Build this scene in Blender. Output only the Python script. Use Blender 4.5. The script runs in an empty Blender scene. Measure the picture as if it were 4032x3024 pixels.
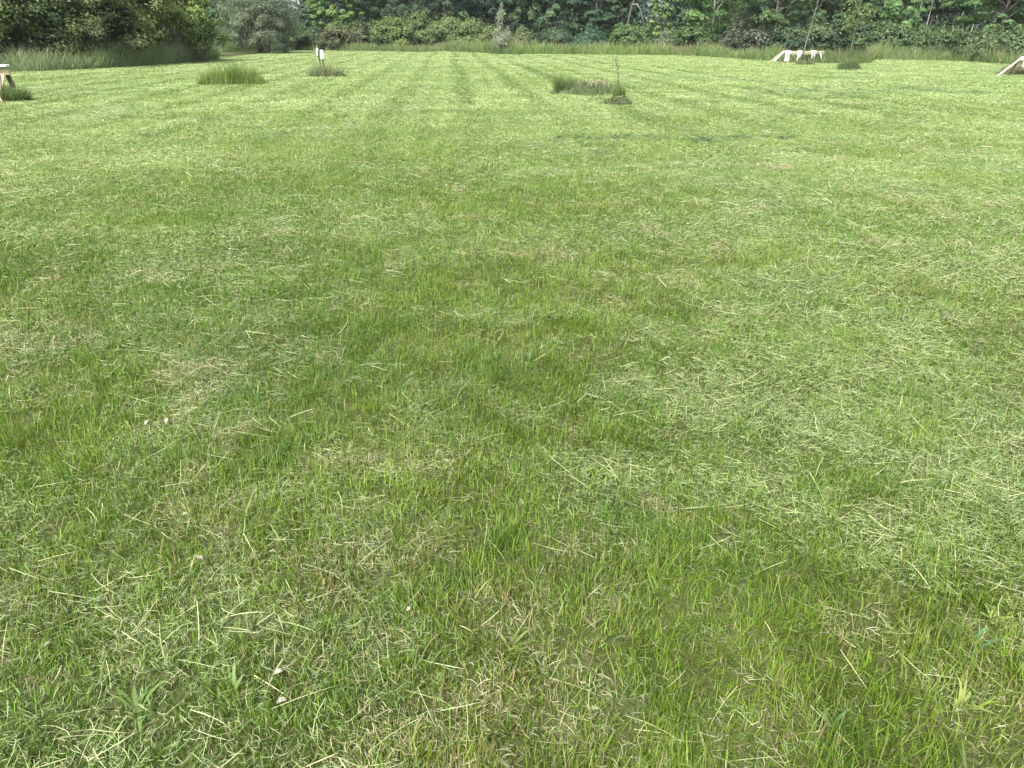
import bpy, math, random
import numpy as np
from mathutils import Vector

# ------------------------------------------------------------------ camera, sky, sun, exposure
sc = bpy.context.scene
COL = sc.collection
W0, H0, F0 = 4032.0, 3024.0, 2797.0            # photograph's frame and focal length in its own pixels
EYE = 1.6
PITCH = math.atan((1512.0 - 140.0) / F0)       # true horizon sits 140 px under the top edge
cam_d = bpy.data.cameras.new('camera')
cam = bpy.data.objects.new('camera', cam_d)
COL.objects.link(cam)
cam.location = (0, 0, EYE)
cam.rotation_euler = (math.pi / 2 - PITCH, 0, 0)
cam_d.sensor_width = 36.0
cam_d.lens = 36.0 * F0 / W0
cam_d.clip_start = 0.05
cam_d.clip_end = 3000
sc.camera = cam

SUN_EL, SUN_AZ = math.radians(50), math.radians(-155)   # azimuth from +Y, clockwise: behind and left
wd = bpy.data.worlds.new('World')
sc.world = wd
wd.use_nodes = True
nt = wd.node_tree
bg = nt.nodes['Background']
sky = nt.nodes.new('ShaderNodeTexSky')
sky.sky_type = 'NISHITA'
sky.sun_disc = False
sky.sun_elevation = SUN_EL
sky.sun_rotation = SUN_AZ
sky.air_density = 1.0
sky.dust_density = 3.0
sky.ozone_density = 1.0
hs = nt.nodes.new('ShaderNodeHueSaturation')
hs.inputs['Saturation'].default_value = 0.30
nt.links.new(sky.outputs[0], hs.inputs['Color'])
nt.links.new(hs.outputs[0], bg.inputs['Color'])
bg.inputs['Strength'].default_value = 0.135
sl = bpy.data.lights.new('sun', 'SUN')
sl.energy = 2.5
sl.angle = math.radians(11)
sl.color = (1.0, 0.96, 0.88)
so = bpy.data.objects.new('sun', sl)
COL.objects.link(so)
sd = Vector((math.sin(SUN_AZ) * math.cos(SUN_EL), math.cos(SUN_AZ) * math.cos(SUN_EL), math.sin(SUN_EL)))
so.rotation_euler = sd.to_track_quat('Z', 'Y').to_euler()
sc.view_settings.view_transform = 'Standard'
sc.view_settings.look = 'None'
sc.view_settings.exposure = 1.62
sc.view_settings.gamma = 1.0
sc.cycles.max_bounces = 6
sc.cycles.diffuse_bounces = 3
sc.cycles.transmission_bounces = 3
sc.cycles.glossy_bounces = 2
sc.cycles.use_denoising = True
sc.cycles.denoiser = 'OPENIMAGEDENOISE'
sc.cycles.denoising_input_passes = 'RGB_ALBEDO_NORMAL'

# ------------------------------------------------------------------ helpers
rng = np.random.default_rng(11)
random.seed(5)
cp, sp = math.cos(PITCH), math.sin(PITCH)
_tab = rng.random((64, 128, 128))


def vnoise(x, y, seed=0):
    """smooth value noise in 0..1"""
    t = _tab[seed % 64]
    xi = np.floor(x).astype(int)
    yi = np.floor(y).astype(int)
    fx = x - xi
    fy = y - yi
    fx = fx * fx * (3 - 2 * fx)
    fy = fy * fy * (3 - 2 * fy)
    a = t[xi & 127, yi & 127]
    b = t[(xi + 1) & 127, yi & 127]
    c = t[xi & 127, (yi + 1) & 127]
    d = t[(xi + 1) & 127, (yi + 1) & 127]
    return (a * (1 - fx) + b * fx) * (1 - fy) + (c * (1 - fx) + d * fx) * fy


def fbm(x, y, seed=0, o=3):
    s, a, n = 0, 1, 0
    for k in range(o):
        s = s + a * vnoise(x * 2 ** k + 13.7 * k, y * 2 ** k + 5.1 * k, seed + k)
        n += a
        a *= .55
    return s / n


def gz(x, y):
    """gentle relief of the field"""
    x = np.asarray(x, float)
    y = np.asarray(y, float)
    r = np.hypot(x, y)
    z = (fbm(x * .35 + 40, y * .35 + 40, 3, 3) - .5) * .07 * np.clip(r / 6, 0, 1)
    return z * np.clip((140 - r) / 60, 0, 1)


def ray(px, py):
    dx = (px - W0 / 2) / F0
    dy = (H0 / 2 - py) / F0
    return np.array([dx, cp + dy * sp, -sp + dy * cp])


def gp(px, py):
    """a point of the flat field seen at a photo pixel"""
    r = ray(px, py)
    t = EYE / -r[2]
    return float(r[0] * t), float(r[1] * t)


def pd(px, Y):
    """ground point in the direction of column px (at the horizon), at forward distance Y"""
    r = ray(px, 150)
    return float(r[0] / r[1] * Y), float(Y)


def zat(py, Y):
    r = ray(W0 / 2, py)
    return EYE + r[2] / r[1] * Y


# ---- materials
def new_mat(name):
    m = bpy.data.materials.new(name)
    m.use_nodes = True
    m.node_tree.nodes.clear()
    o = m.node_tree.nodes.new('ShaderNodeOutputMaterial')
    return m, m.node_tree, o


def leaf_material(name, trans=.35, rough=.5, spec=.3, ttint=(1.15, 1.2, .7)):
    m, t, o = new_mat(name)
    at = t.nodes.new('ShaderNodeAttribute')
    at.attribute_name = 'col'
    p = t.nodes.new('ShaderNodeBsdfPrincipled')
    p.inputs['Roughness'].default_value = rough
    p.inputs['Specular IOR Level'].default_value = spec
    tr = t.nodes.new('ShaderNodeBsdfTranslucent')
    mu = t.nodes.new('ShaderNodeMix')
    mu.data_type = 'RGBA'
    mu.blend_type = 'MULTIPLY'
    mu.inputs[0].default_value = 1
    mu.inputs[7].default_value = (*ttint, 1)
    mx = t.nodes.new('ShaderNodeMixShader')
    mx.inputs[0].default_value = trans
    t.links.new(at.outputs['Color'], p.inputs['Base Color'])
    t.links.new(at.outputs['Color'], mu.inputs[6])
    t.links.new(mu.outputs[2], tr.inputs['Color'])
    t.links.new(p.outputs[0], mx.inputs[1])
    t.links.new(tr.outputs[0], mx.inputs[2])
    t.links.new(mx.outputs[0], o.inputs['Surface'])
    return m


def noisy_material(name, c1, c2, scale=8, rough=.8, bump=.3, stretch=(1, 1, 1), spec=.3, trans=0.0):
    m, t, o = new_mat(name)
    p = t.nodes.new('ShaderNodeBsdfPrincipled')
    p.inputs['Roughness'].default_value = rough
    p.inputs['Specular IOR Level'].default_value = spec
    tc = t.nodes.new('ShaderNodeTexCoord')
    mp = t.nodes.new('ShaderNodeMapping')
    mp.inputs['Scale'].default_value = stretch
    no = t.nodes.new('ShaderNodeTexNoise')
    no.inputs['Scale'].default_value = scale
    no.inputs['Detail'].default_value = 6
    cr = t.nodes.new('ShaderNodeValToRGB')
    cr.color_ramp.elements[0].position = .35
    cr.color_ramp.elements[1].position = .65
    cr.color_ramp.elements[0].color = (*c1, 1)
    cr.color_ramp.elements[1].color = (*c2, 1)
    bp = t.nodes.new('ShaderNodeBump')
    bp.inputs['Strength'].default_value = bump
    bp.inputs['Distance'].default_value = .02
    t.links.new(tc.outputs['Object'], mp.inputs[0])
    t.links.new(mp.outputs[0], no.inputs['Vector'])
    t.links.new(no.outputs['Fac'], cr.inputs[0])
    t.links.new(cr.outputs[0], p.inputs['Base Color'])
    t.links.new(no.outputs['Fac'], bp.inputs['Height'])
    t.links.new(bp.outputs[0], p.inputs['Normal'])
    if trans:
        tr = t.nodes.new('ShaderNodeBsdfTranslucent')
        t.links.new(cr.outputs[0], tr.inputs['Color'])
        mx = t.nodes.new('ShaderNodeMixShader')
        mx.inputs[0].default_value = trans
        t.links.new(p.outputs[0], mx.inputs[1])
        t.links.new(tr.outputs[0], mx.inputs[2])
        t.links.new(mx.outputs[0], o.inputs['Surface'])
    else:
        t.links.new(p.outputs[0], o.inputs['Surface'])
    return m


M_GRASS = leaf_material('grass_blade', .40, .45, .35)
M_CLIP = leaf_material('dry_clipping', .25, .6, .3, (1.1, 1.1, .8))
M_LEAF = leaf_material('foliage', .30, .5, .3)
M_BARK = noisy_material('bark', (.07, .06, .05), (.15, .13, .11), 14, .9, .6, (1, 1, .2))
M_PALEBARK = noisy_material('pale_bark', (.20, .20, .17), (.36, .35, .31), 10, .85, .4, (1, 1, .3))
M_TWIG = noisy_material('twig', (.12, .10, .10), (.20, .175, .17), 20, .9, .3)
M_SAP = noisy_material('sapling_bark', (.085, .085, .06), (.16, .16, .12), 20, .9, .3)
M_WOOD = noisy_material('weathered_lumber', (.33, .25, .16), (.50, .40, .27), 9, .75, .4, (6, 6, .8))
M_PINE = noisy_material('pale_lumber', (.42, .37, .24), (.58, .52, .37), 9, .7, .3, (6, 6, .8))
M_DARKWOOD = noisy_material('dark_lumber', (.06, .05, .04), (.13, .11, .08), 9, .8, .4, (6, 6, .8))
M_PLY = noisy_material('plywood', (.34, .26, .17), (.46, .36, .25), 5, .75, .25, (4, 4, .7))
M_WHITE = noisy_material('white_plastic', (.78, .79, .80), (.86, .87, .88), 6, .45, .4, (1, 1, 1), .5, .15)
M_PAINT = noisy_material('white_paint', (.70, .70, .69), (.84, .84, .83), 5, .5, .2)
M_BLACK = noisy_material('black_steel', (.010, .010, .011), (.022, .022, .022), 12, .45, .2, (1, 1, 1), .5)
M_DEAD = noisy_material('dead_leaf', (.30, .25, .19), (.54, .49, .42), 40, .7, .3, (1, 1, 1), .2, .2)


# ---- mesh builders
def mesh_np(name, V, quads=None, tris=None, facecol=None, mat=None, smooth=False):
    V = np.asarray(V, np.float32).reshape(-1, 3)
    nq = 0 if quads is None else len(quads)
    ntr = 0 if tris is None else len(tris)
    me = bpy.data.meshes.new(name)
    me.vertices.add(len(V))
    me.vertices.foreach_set('co', V.ravel())
    parts = []
    if nq:
        parts.append(np.asarray(quads, np.int32).ravel())
    if ntr:
        parts.append(np.asarray(tris, np.int32).ravel())
    L = np.concatenate(parts)
    me.loops.add(len(L))
    me.loops.foreach_set('vertex_index', L)
    st = np.concatenate([np.arange(nq) * 4, nq * 4 + np.arange(ntr) * 3]).astype(np.int32)
    me.polygons.add(nq + ntr)
    me.polygons.foreach_set('loop_start', st)
    if facecol is not None:
        a = me.attributes.new('col', 'FLOAT_COLOR', 'FACE')
        fc = np.ones((nq + ntr, 4), np.float32)
        fc[:, :3] = facecol
        a.data.foreach_set('color', fc.ravel())
    me.update()
    me.validate()
    if mat:
        me.materials.append(mat)
    me.polygons.foreach_set('use_smooth', np.full(nq + ntr, smooth))
    return me


def ribbons(name, C, side, hw, col, mat):
    """C (N,S+1,3) centre lines, side (N,3), hw (N,S) half widths (tip is a point), col (N,3)"""
    N, S1, _ = C.shape
    S = S1 - 1
    Lf = C[:, :S] - side[:, None, :] * hw[:, :, None]
    Rt = C[:, :S] + side[:, None, :] * hw[:, :, None]
    V = np.empty((N, 2 * S + 1, 3), np.float32)
    V[:, 0:2 * S:2] = Lf
    V[:, 1:2 * S:2] = Rt
    V[:, 2 * S] = C[:, S]
    off = (np.arange(N) * (2 * S + 1))[:, None]
    q = []
    for s in range(S - 1):
        q.append(off + np.array([[2 * s, 2 * s + 1, 2 * s + 3, 2 * s + 2]]))
    t = off + np.array([[2 * S - 2, 2 * S - 1, 2 * S]])
    quads = np.concatenate(q) if q else None
    fc = np.concatenate([col] * S)
    return mesh_np(name, V, quads, t, fc, mat)


def leaves(name, P, size, nrm, col, mat, aspect=.55):
    """rhombic leaves at P (N,3), facing nrm"""
    N = len(P)
    nrm = nrm / (np.linalg.norm(nrm, axis=1, keepdims=True) + 1e-9)
    a = rng.normal(size=(N, 3))
    a -= nrm * (a * nrm).sum(1, keepdims=True)
    a /= np.linalg.norm(a, axis=1, keepdims=True) + 1e-9
    b = np.cross(nrm, a)
    s = np.asarray(size)[:, None] * .5
    V = np.empty((N, 4, 3), np.float32)
    fold = nrm * s * .25
    V[:, 0] = P - a * s
    V[:, 1] = P + b * s * aspect + a * s * .1 + fold
    V[:, 2] = P + a * s
    V[:, 3] = P - b * s * aspect + a * s * .1 + fold
    q = (np.arange(N) * 4)[:, None] + np.arange(4)[None]
    return mesh_np(name, V, q, None, col, mat)


class MB:
    """collects tubes, boxes and lathes into one mesh"""

    def __init__(self):
        self.v, self.f = [], []

    def tube(self, pts, rads, n=6, cap=True):
        pts = [Vector(p) for p in pts]
        b0 = len(self.v)
        up = Vector((.31, .17, .93))
        for i, p in enumerate(pts):
            d = (pts[min(i + 1, len(pts) - 1)] - pts[max(i - 1, 0)]).normalized()
            ref = up if abs(d.dot(up.normalized())) < .9 else Vector((1, 0, 0))
            s = d.cross(ref).normalized()
            u = s.cross(d)
            for k in range(n):
                a = 2 * math.pi * k / n
                self.v.append(tuple(p + (s * math.cos(a) + u * math.sin(a)) * rads[i]))
        for i in range(len(pts) - 1):
            for k in range(n):
                k2 = (k + 1) % n
                self.f.append((b0 + i * n + k, b0 + i * n + k2, b0 + (i + 1) * n + k2, b0 + (i + 1) * n + k))
        if cap:
            self.f.append(tuple(b0 + k for k in range(n))[::-1])
            self.f.append(tuple(b0 + (len(pts) - 1) * n + k for k in range(n)))
        return self

    def bar(self, a, b, w, t, roll=Vector((0, 0, 1)), chamfer=.12):
        """a board from a to b, w wide and t thick, with eased edges"""
        a, b = Vector(a), Vector(b)
        d = (b - a).normalized()
        s = d.cross(roll)
        if s.length < 1e-4:
            s = d.cross(Vector((1, 0, 0)))
        s.normalize()
        u = s.cross(d)
        c = min(w, t) * chamfer
        prof = [(-w / 2 + c, -t / 2), (w / 2 - c, -t / 2), (w / 2, -t / 2 + c), (w / 2, t / 2 - c),
                (w / 2 - c, t / 2), (-w / 2 + c, t / 2), (-w / 2, t / 2 - c), (-w / 2, -t / 2 + c)]
        b0 = len(self.v)
        for p in (a, b):
            for x, y in prof:
                self.v.append(tuple(p + s * x + u * y))
        for k in range(8):
            k2 = (k + 1) % 8
            self.f.append((b0 + k, b0 + k2, b0 + 8 + k2, b0 + 8 + k))
        self.f.append(tuple(b0 + k for k in range(8))[::-1])
        self.f.append(tuple(b0 + 8 + k for k in range(8)))
        return self

    def sack(self, centre, prof, n=14, wob=.18, sx=1, sy=1, seed=0):
        """a crumpled bag: prof = [(z, radius)...] around centre"""
        r = random.Random(seed)
        ph = [r.uniform(0, 6.3) for _ in range(6)]
        b0 = len(self.v)
        for i, (z, R) in enumerate(prof):
            for k in range(n):
                a = 2 * math.pi * k / n
                q = 1 + wob * (math.sin(3 * a + ph[0] + z * 9) * .5 + math.sin(5 * a + ph[1] - z * 17) * .4
                               + math.sin(2 * a + ph[2] + i) * .4)
                self.v.append((centre[0] + math.cos(a) * R * q * sx, centre[1] + math.sin(a) * R * q * sy, centre[2] + z))
        for i in range(len(prof) - 1):
            for k in range(n):
                k2 = (k + 1) % n
                self.f.append((b0 + i * n + k, b0 + i * n + k2, b0 + (i + 1) * n + k2, b0 + (i + 1) * n + k))
        self.f.append(tuple(b0 + k for k in range(n))[::-1])
        self.f.append(tuple(b0 + (len(prof) - 1) * n + k for k in range(n)))
        return self

    def mesh(self, name, mat, smooth=False):
        me = bpy.data.meshes.new(name)
        me.from_pydata(self.v, [], self.f)
        me.materials.append(mat)
        me.update()
        me.polygons.foreach_set('use_smooth', np.full(len(me.polygons), smooth))
        return me


def link(name, me, parent=None, loc=None):
    o = bpy.data.objects.new(name, me)
    COL.objects.link(o)
    if parent is not None:
        o.parent = parent
    if loc is not None:
        o.location = loc
    return o


def tag(o, label=None, cat=None, group=None, kind=None):
    if label:
        o['label'] = label
    if cat:
        o['category'] = cat
    if group:
        o['group'] = group
    if kind:
        o['kind'] = kind
    return o


def thing(name, label, cat, loc, group=None):
    o = bpy.data.objects.new(name, None)
    o.empty_display_size = .2
    COL.objects.link(o)
    o.location = loc
    return tag(o, label, cat, group)


# ------------------------------------------------------------------ edge of the mown field (photo pixels -> ground)
EDGE_LEFT = [(-900, 330), (-300, 300), (0, 287), (150, 285), (300, 278), (520, 264), (650, 256), (760, 247), (858, 236)]
EDGE_BACK = [(840, 199), (1150, 200), (1400, 202), (1650, 206), (1760, 203), (1850, 208), (1950, 213), (2040, 218),
             (2046, 214), (2200, 214), (2500, 217), (2650, 219), (2780, 224), (2900, 233), (3000, 240), (3080, 246)]
EDGE_RIGHT = [(3080, 246), (3180, 249), (3280, 252), (3420, 250), (3436, 237), (3560, 237), (3700, 239), (3800, 243),
              (3950, 254), (4150, 262), (4700, 280)]
EL = np.array([gp(*p) for p in EDGE_LEFT])
EB = np.array([gp(*p) for p in EDGE_BACK])
ER = np.array([gp(*p) for p in EDGE_RIGHT])


def azim(x, y):
    return np.arctan2(x, y)


_az_all = np.concatenate([azim(EL[:, 0], EL[:, 1]), azim(EB[:, 0], EB[:, 1]), azim(ER[:, 0], ER[:, 1])])
_r_all = np.concatenate([np.hypot(*EL.T), np.hypot(*EB.T), np.hypot(*ER.T)])
_o = np.argsort(_az_all, kind='stable')
_az_s, _r_s = _az_all[_o], _r_all[_o]


def edge_r(az):
    return np.interp(az, _az_s, _r_s)


# mowing direction: lines run away from the camera towards column 1765
MOW = math.atan2(*pd(1765, 80))


def track_mask(x, y):
    """1 on the mower's wheel tracks, where fewer clippings lie"""
    u = x * math.cos(MOW) - y * math.sin(MOW)
    w = u + .30 * (fbm(y * .08, u * .15, 20, 2) - .5) + .10 * (fbm(y * .5, u * .5, 21, 2) - .5)
    f = np.mod(w / 1.85, 1.0)
    a = np.exp(-((f - .25) / .22) ** 2) + .5 * np.exp(-((f - .72) / .10) ** 2)
    a *= .72 + .45 * (vnoise(np.floor(w / 1.85) * 3.1, y * .03, 22) - .2)
    a *= .75 + .5 * fbm(x * .5, y * .25, 23, 2)
    fade = np.clip((y - 8) / 12, 0, 1) * np.clip((u + 22) / 6, 0, 1) * np.clip((19 - u) / 8, 0, 1)
    return np.clip(a * fade, 0, 1)


def clip_cover(x, y):
    """0..1: how thickly the clippings lie"""
    n = fbm(x * .55 + 9, y * .8 + 3, 30, 4)
    n2 = fbm(x * .12 + 2, y * .2 + 8, 35, 2)
    n = .6 * n + .4 * fbm(x * 2.1, y * 2.6, 32, 3)
    c = np.clip((n - .44) * 5.5, 0, 1) * 1.05 + .14
    c *= .35 + 1.1 * np.clip((n2 - .25) * 2, 0, 1)
    r = np.hypot(x, y)
    c += .55 * np.clip((x - .6) / 4, 0, 1) * np.clip((r - 1.2) / 2, 0, 1) * np.clip((16 - r) / 8, 0, 1) * (.4 + n)
    c += .55 * np.clip((r - 5) / 14, 0, 1)  # cover raised with distance to brighten the far lawn
    c *= 1 - .8 * deep_mask(x, y)
    c += .6 * straw_mask(x, y)
    return np.clip(c * (1 - .72 * track_mask(x, y)), 0.02, 1.3)


DEEP = [(150, 1120, 2.0, 1.0), (560, 1180, 1.4, .8), (1180, 1020, 1.5, .9), (1330, 1330, 1.0, .7), (1150, 820, 2.2, .6), (420, 1560, .7, .5),
        (2100, 880, 1.6, .4), (2950, 1500, .8, .4), (1500, 1080, .9, .5), (700, 2080, .5, .4), (2900, 2700, .35, .5), (3850, 2700, .4, .6)]


def deep_mask(x, y):
    m = np.zeros_like(x)
    qx = x + 1.6 * (fbm(x * .9, y * .9, 26, 3) - .5)
    qy = y + 1.6 * (fbm(x * .9, y * .9, 28, 3) - .5)
    for px, py, R, k in DEEP:
        a, b = gp(px, py)
        m = np.maximum(m, k * np.exp(-((qx - a) ** 2 + (qy - b) ** 2) / R ** 2))
    return np.clip(m * (.45 + 1.0 * fbm(x * 2.2, y * 2.2, 29, 2)), 0, 1)


STRAW = [(1880, 2880, .30, .9), (1480, 2680, .16, .6), (20, 2440, .18, .5), (20, 1400, .40, .8), (1130, 2640, .10, .5),
         (2330, 2560, .14, .4), (3080, 2720, .16, .45)]


def straw_mask(x, y):
    m = np.zeros_like(x)
    for px, py, R, k in STRAW:
        a, b = gp(px, py)
        wx_ = x + .35 * R * (fbm(x * 6, y * 6, 16, 2) - .5) * 4
        wy_ = y + .35 * R * (fbm(x * 6, y * 6, 18, 2) - .5) * 4
        d2 = ((wx_ - a) ** 2 + (wy_ - b) ** 2) / R ** 2
        m = np.maximum(m, k * np.exp(-d2) * np.clip((fbm(x * 9, y * 9, 15, 2) - .25) * 2.2, 0, 1))
    m = np.maximum(m, .55 * np.clip((fbm(x * 3.2, y * 3.2, 19, 3) - .62) * 5, 0, 1))
    return np.clip(m, 0, 1)


# ------------------------------------------------------------------ ground
def build_ground():
    rs = np.concatenate([[0], np.geomspace(.6, 160, 150), [220, 320, 500, 900, 1600, 2600]])
    na = 240
    V = [(0, 0, float(gz(0, 0)))]
    for r in rs[1:]:
        a = np.arange(na) * 2 * math.pi / na
        x, y = r * np.sin(a), r * np.cos(a)
        V += list(zip(x, y, gz(x, y)))
    V = np.array(V)
    tris = [(0, 1 + (k + 1) % na, 1 + k) for k in range(na)]
    k = np.arange(na)
    k2 = (k + 1) % na
    quads = []
    for i in range(len(rs) - 2):
        a = 1 + i * na
        b = a + na
        quads.append(np.stack([a + k, a + k2, b + k2, b + k], 1))
    m, t, o = new_mat('field_soil_and_thatch')
    p = t.nodes.new('ShaderNodeBsdfPrincipled')
    p.inputs['Roughness'].default_value = .9
    p.inputs['Specular IOR Level'].default_value = .1
    tc = t.nodes.new('ShaderNodeNewGeometry')

    def noise(scale, det=5):
        n = t.nodes.new('ShaderNodeTexNoise')
        n.inputs['Scale'].default_value = scale
        n.inputs['Detail'].default_value = det
        t.links.new(tc.outputs['Position'], n.inputs['Vector'])
        return n
    n1, n2, n3 = noise(45), noise(1.3), noise(.25, 3)
    r1 = t.nodes.new('ShaderNodeValToRGB')
    e = r1.color_ramp.elements
    e[0].position, e[0].color = .35, (.030, .042, .012, 1)
    e[1].position, e[1].color = .68, (.095, .105, .040, 1)
    t.links.new(n1.outputs['Fac'], r1.inputs[0])
    r2 = t.nodes.new('ShaderNodeValToRGB')
    e = r2.color_ramp.elements
    e[0].position, e[0].color = .4, (.06, .08, .022, 1)
    e[1].position, e[1].color = .62, (.11, .11, .05, 1)
    t.links.new(n2.outputs['Fac'], r2.inputs[0])
    mx = t.nodes.new('ShaderNodeMix')
    mx.data_type = 'RGBA'
    mx.inputs[0].default_value = .5
    t.links.new(r1.outputs[0], mx.inputs[6])
    t.links.new(r2.outputs[0], mx.inputs[7])
    t.links.new(mx.outputs[2], p.inputs['Base Color'])
    bp = t.nodes.new('ShaderNodeBump')
    bp.inputs['Strength'].default_value = .7
    bp.inputs['Distance'].default_value = .02
    t.links.new(n1.outputs['Fac'], bp.inputs['Height'])
    t.links.new(bp.outputs[0], p.inputs['Normal'])
    t.links.new(p.outputs[0], o.inputs['Surface'])
    me = mesh_np('ground', V, np.concatenate(quads), np.array(tris), None, m, True)
    return tag(link('ground', me), 'broad flat mown field running back to the tree line', 'ground', None, 'structure')


build_ground()


# ------------------------------------------------------------------ mown grass and clippings
def scatter(n, r0, r1, half, power):
    """n points in a sector about the camera's foot; density falls as r**-power"""
    rr = np.geomspace(r0, r1, 4000)                       # flat to 3.2 m, then falling
    d = np.minimum(1, (3.2 / rr) ** power) * rr * rr
    cdf = np.concatenate([[0], np.cumsum((d[1:] + d[:-1]) / 2)])
    r = np.interp(rng.random(n) * cdf[-1], cdf, rr)
    a = (rng.random(n) * 2 - 1) * half
    return r * np.sin(a), r * np.cos(a), r


def inside_field(x, y, r, slack=.0):
    return r < edge_r(azim(x, y)) + slack


def mix(a, b, f):
    f = np.asarray(f)[:, None]
    return np.asarray(a) * (1 - f) + np.asarray(b) * f


def turf(n, r0, r1, half, power, S, name_seed):
    x, y, r = scatter(n, r0, r1, half, power)
    k = inside_field(x, y, r, .6)
    k &= rng.random(n) < np.clip(.35 + 2.2 * (fbm(x * 8, y * 8, 53, 2) - .32), .45, 1)
    x, y, r = x[k], y[k], r[k]
    n = len(x)
    patch = fbm(x * .9, y * .9, 40, 3)
    big = fbm(x * .16 + 3, y * .16 + 1, 44, 2)
    tuft = .5 * fbm(x * 5, y * 5, 47, 2) + .5 * fbm(x * 13, y * 13, 49, 2)
    wid = np.maximum(1, r / 3.2) ** .85
    h = (.028 + .046 * rng.random(n) ** 1.5) * (.65 + .7 * patch) * np.clip(.42 + 1.15 * tuft, .45, 1.45)
    h[rng.random(n) < .04] *= 1.5
    az = fbm(x * 3.5, y * 3.5, 51, 2) * 16 + rng.normal(0, 1.1, n)
    lean = np.abs(rng.normal(.42, .34, n))
    curl = rng.normal(.0, .45, n) + lean * .5
    ux, uy = np.cos(az), np.sin(az)
    C = np.empty((n, S + 1, 3))
    C[:, 0] = np.stack([x, y, gz(x, y) - .004], 1)
    px_, py_, pz_ = x.copy(), y.copy(), C[:, 0, 2].copy()
    tw = rng.normal(0, .35, n)
    for s in range(1, S + 1):
        th = lean + curl * (s - .5) / S * 1.3
        l = h / S * 1.15
        aa = az + tw * (s - 1) / S * 2
        px_ = px_ + np.cos(aa) * np.sin(th) * l
        py_ = py_ + np.sin(aa) * np.sin(th) * l
        pz_ = pz_ + np.cos(th) * l
        C[:, s] = np.stack([px_, py_, pz_], 1)
    sa = az + math.pi / 2 + rng.normal(0, .5, n)
    side = np.stack([np.cos(sa), np.sin(sa), np.zeros(n)], 1)
    w = (.0009 + .0008 * rng.random(n)) * wid
    w[rng.random(n) < .02] *= 2.2
    hw = np.stack([w * (1 - .55 * (s / S) ** 2) for s in range(S)], 1)
    # colour: fresh green, yellow green, blue green, straw
    g = rng.random(n)
    c = mix((.078, .155, .012), (.165, .240, .028), np.clip(patch * 1.6 - .35 + .5 * (g - .5), 0, 1))
    c = mix(c, (.055, .135, .026), np.clip((tuft - .55) * 2.0, 0, .6))
    c = mix(c, (.190, .240, .040), np.clip((big - .5) * 2.2, 0, .7))
    va = np.clip(8 / r, .35, 1)
    c *= (1 + va * (1.25 * rng.random(n) ** 1.5 - .55))[:, None]
    c = mix(c, (.195, .285, .075), np.clip((r - 2.5) / 14, 0, .8))  # lighter with camera distance: the far lawn's brightness is put into blade colour
    deep = deep_mask(x, y)
    c = mix(c, (.060, .135, .008), deep * .6)
    sm = straw_mask(x, y)
    dry = rng.random(n) < (.045 + .6 * sm + .09 * np.clip((fbm(x * 2.2, y * 2.2, 50, 2) - .5) * 4, 0, 1))
    c[dry] = np.array((.26, .23, .10)) * (.6 + .7 * rng.random(dry.sum()))[:, None]
    tm = track_mask(x, y)
    c = mix(c, (.075, .135, .025), tm * .66)
    return C, side, hw, c


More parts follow.
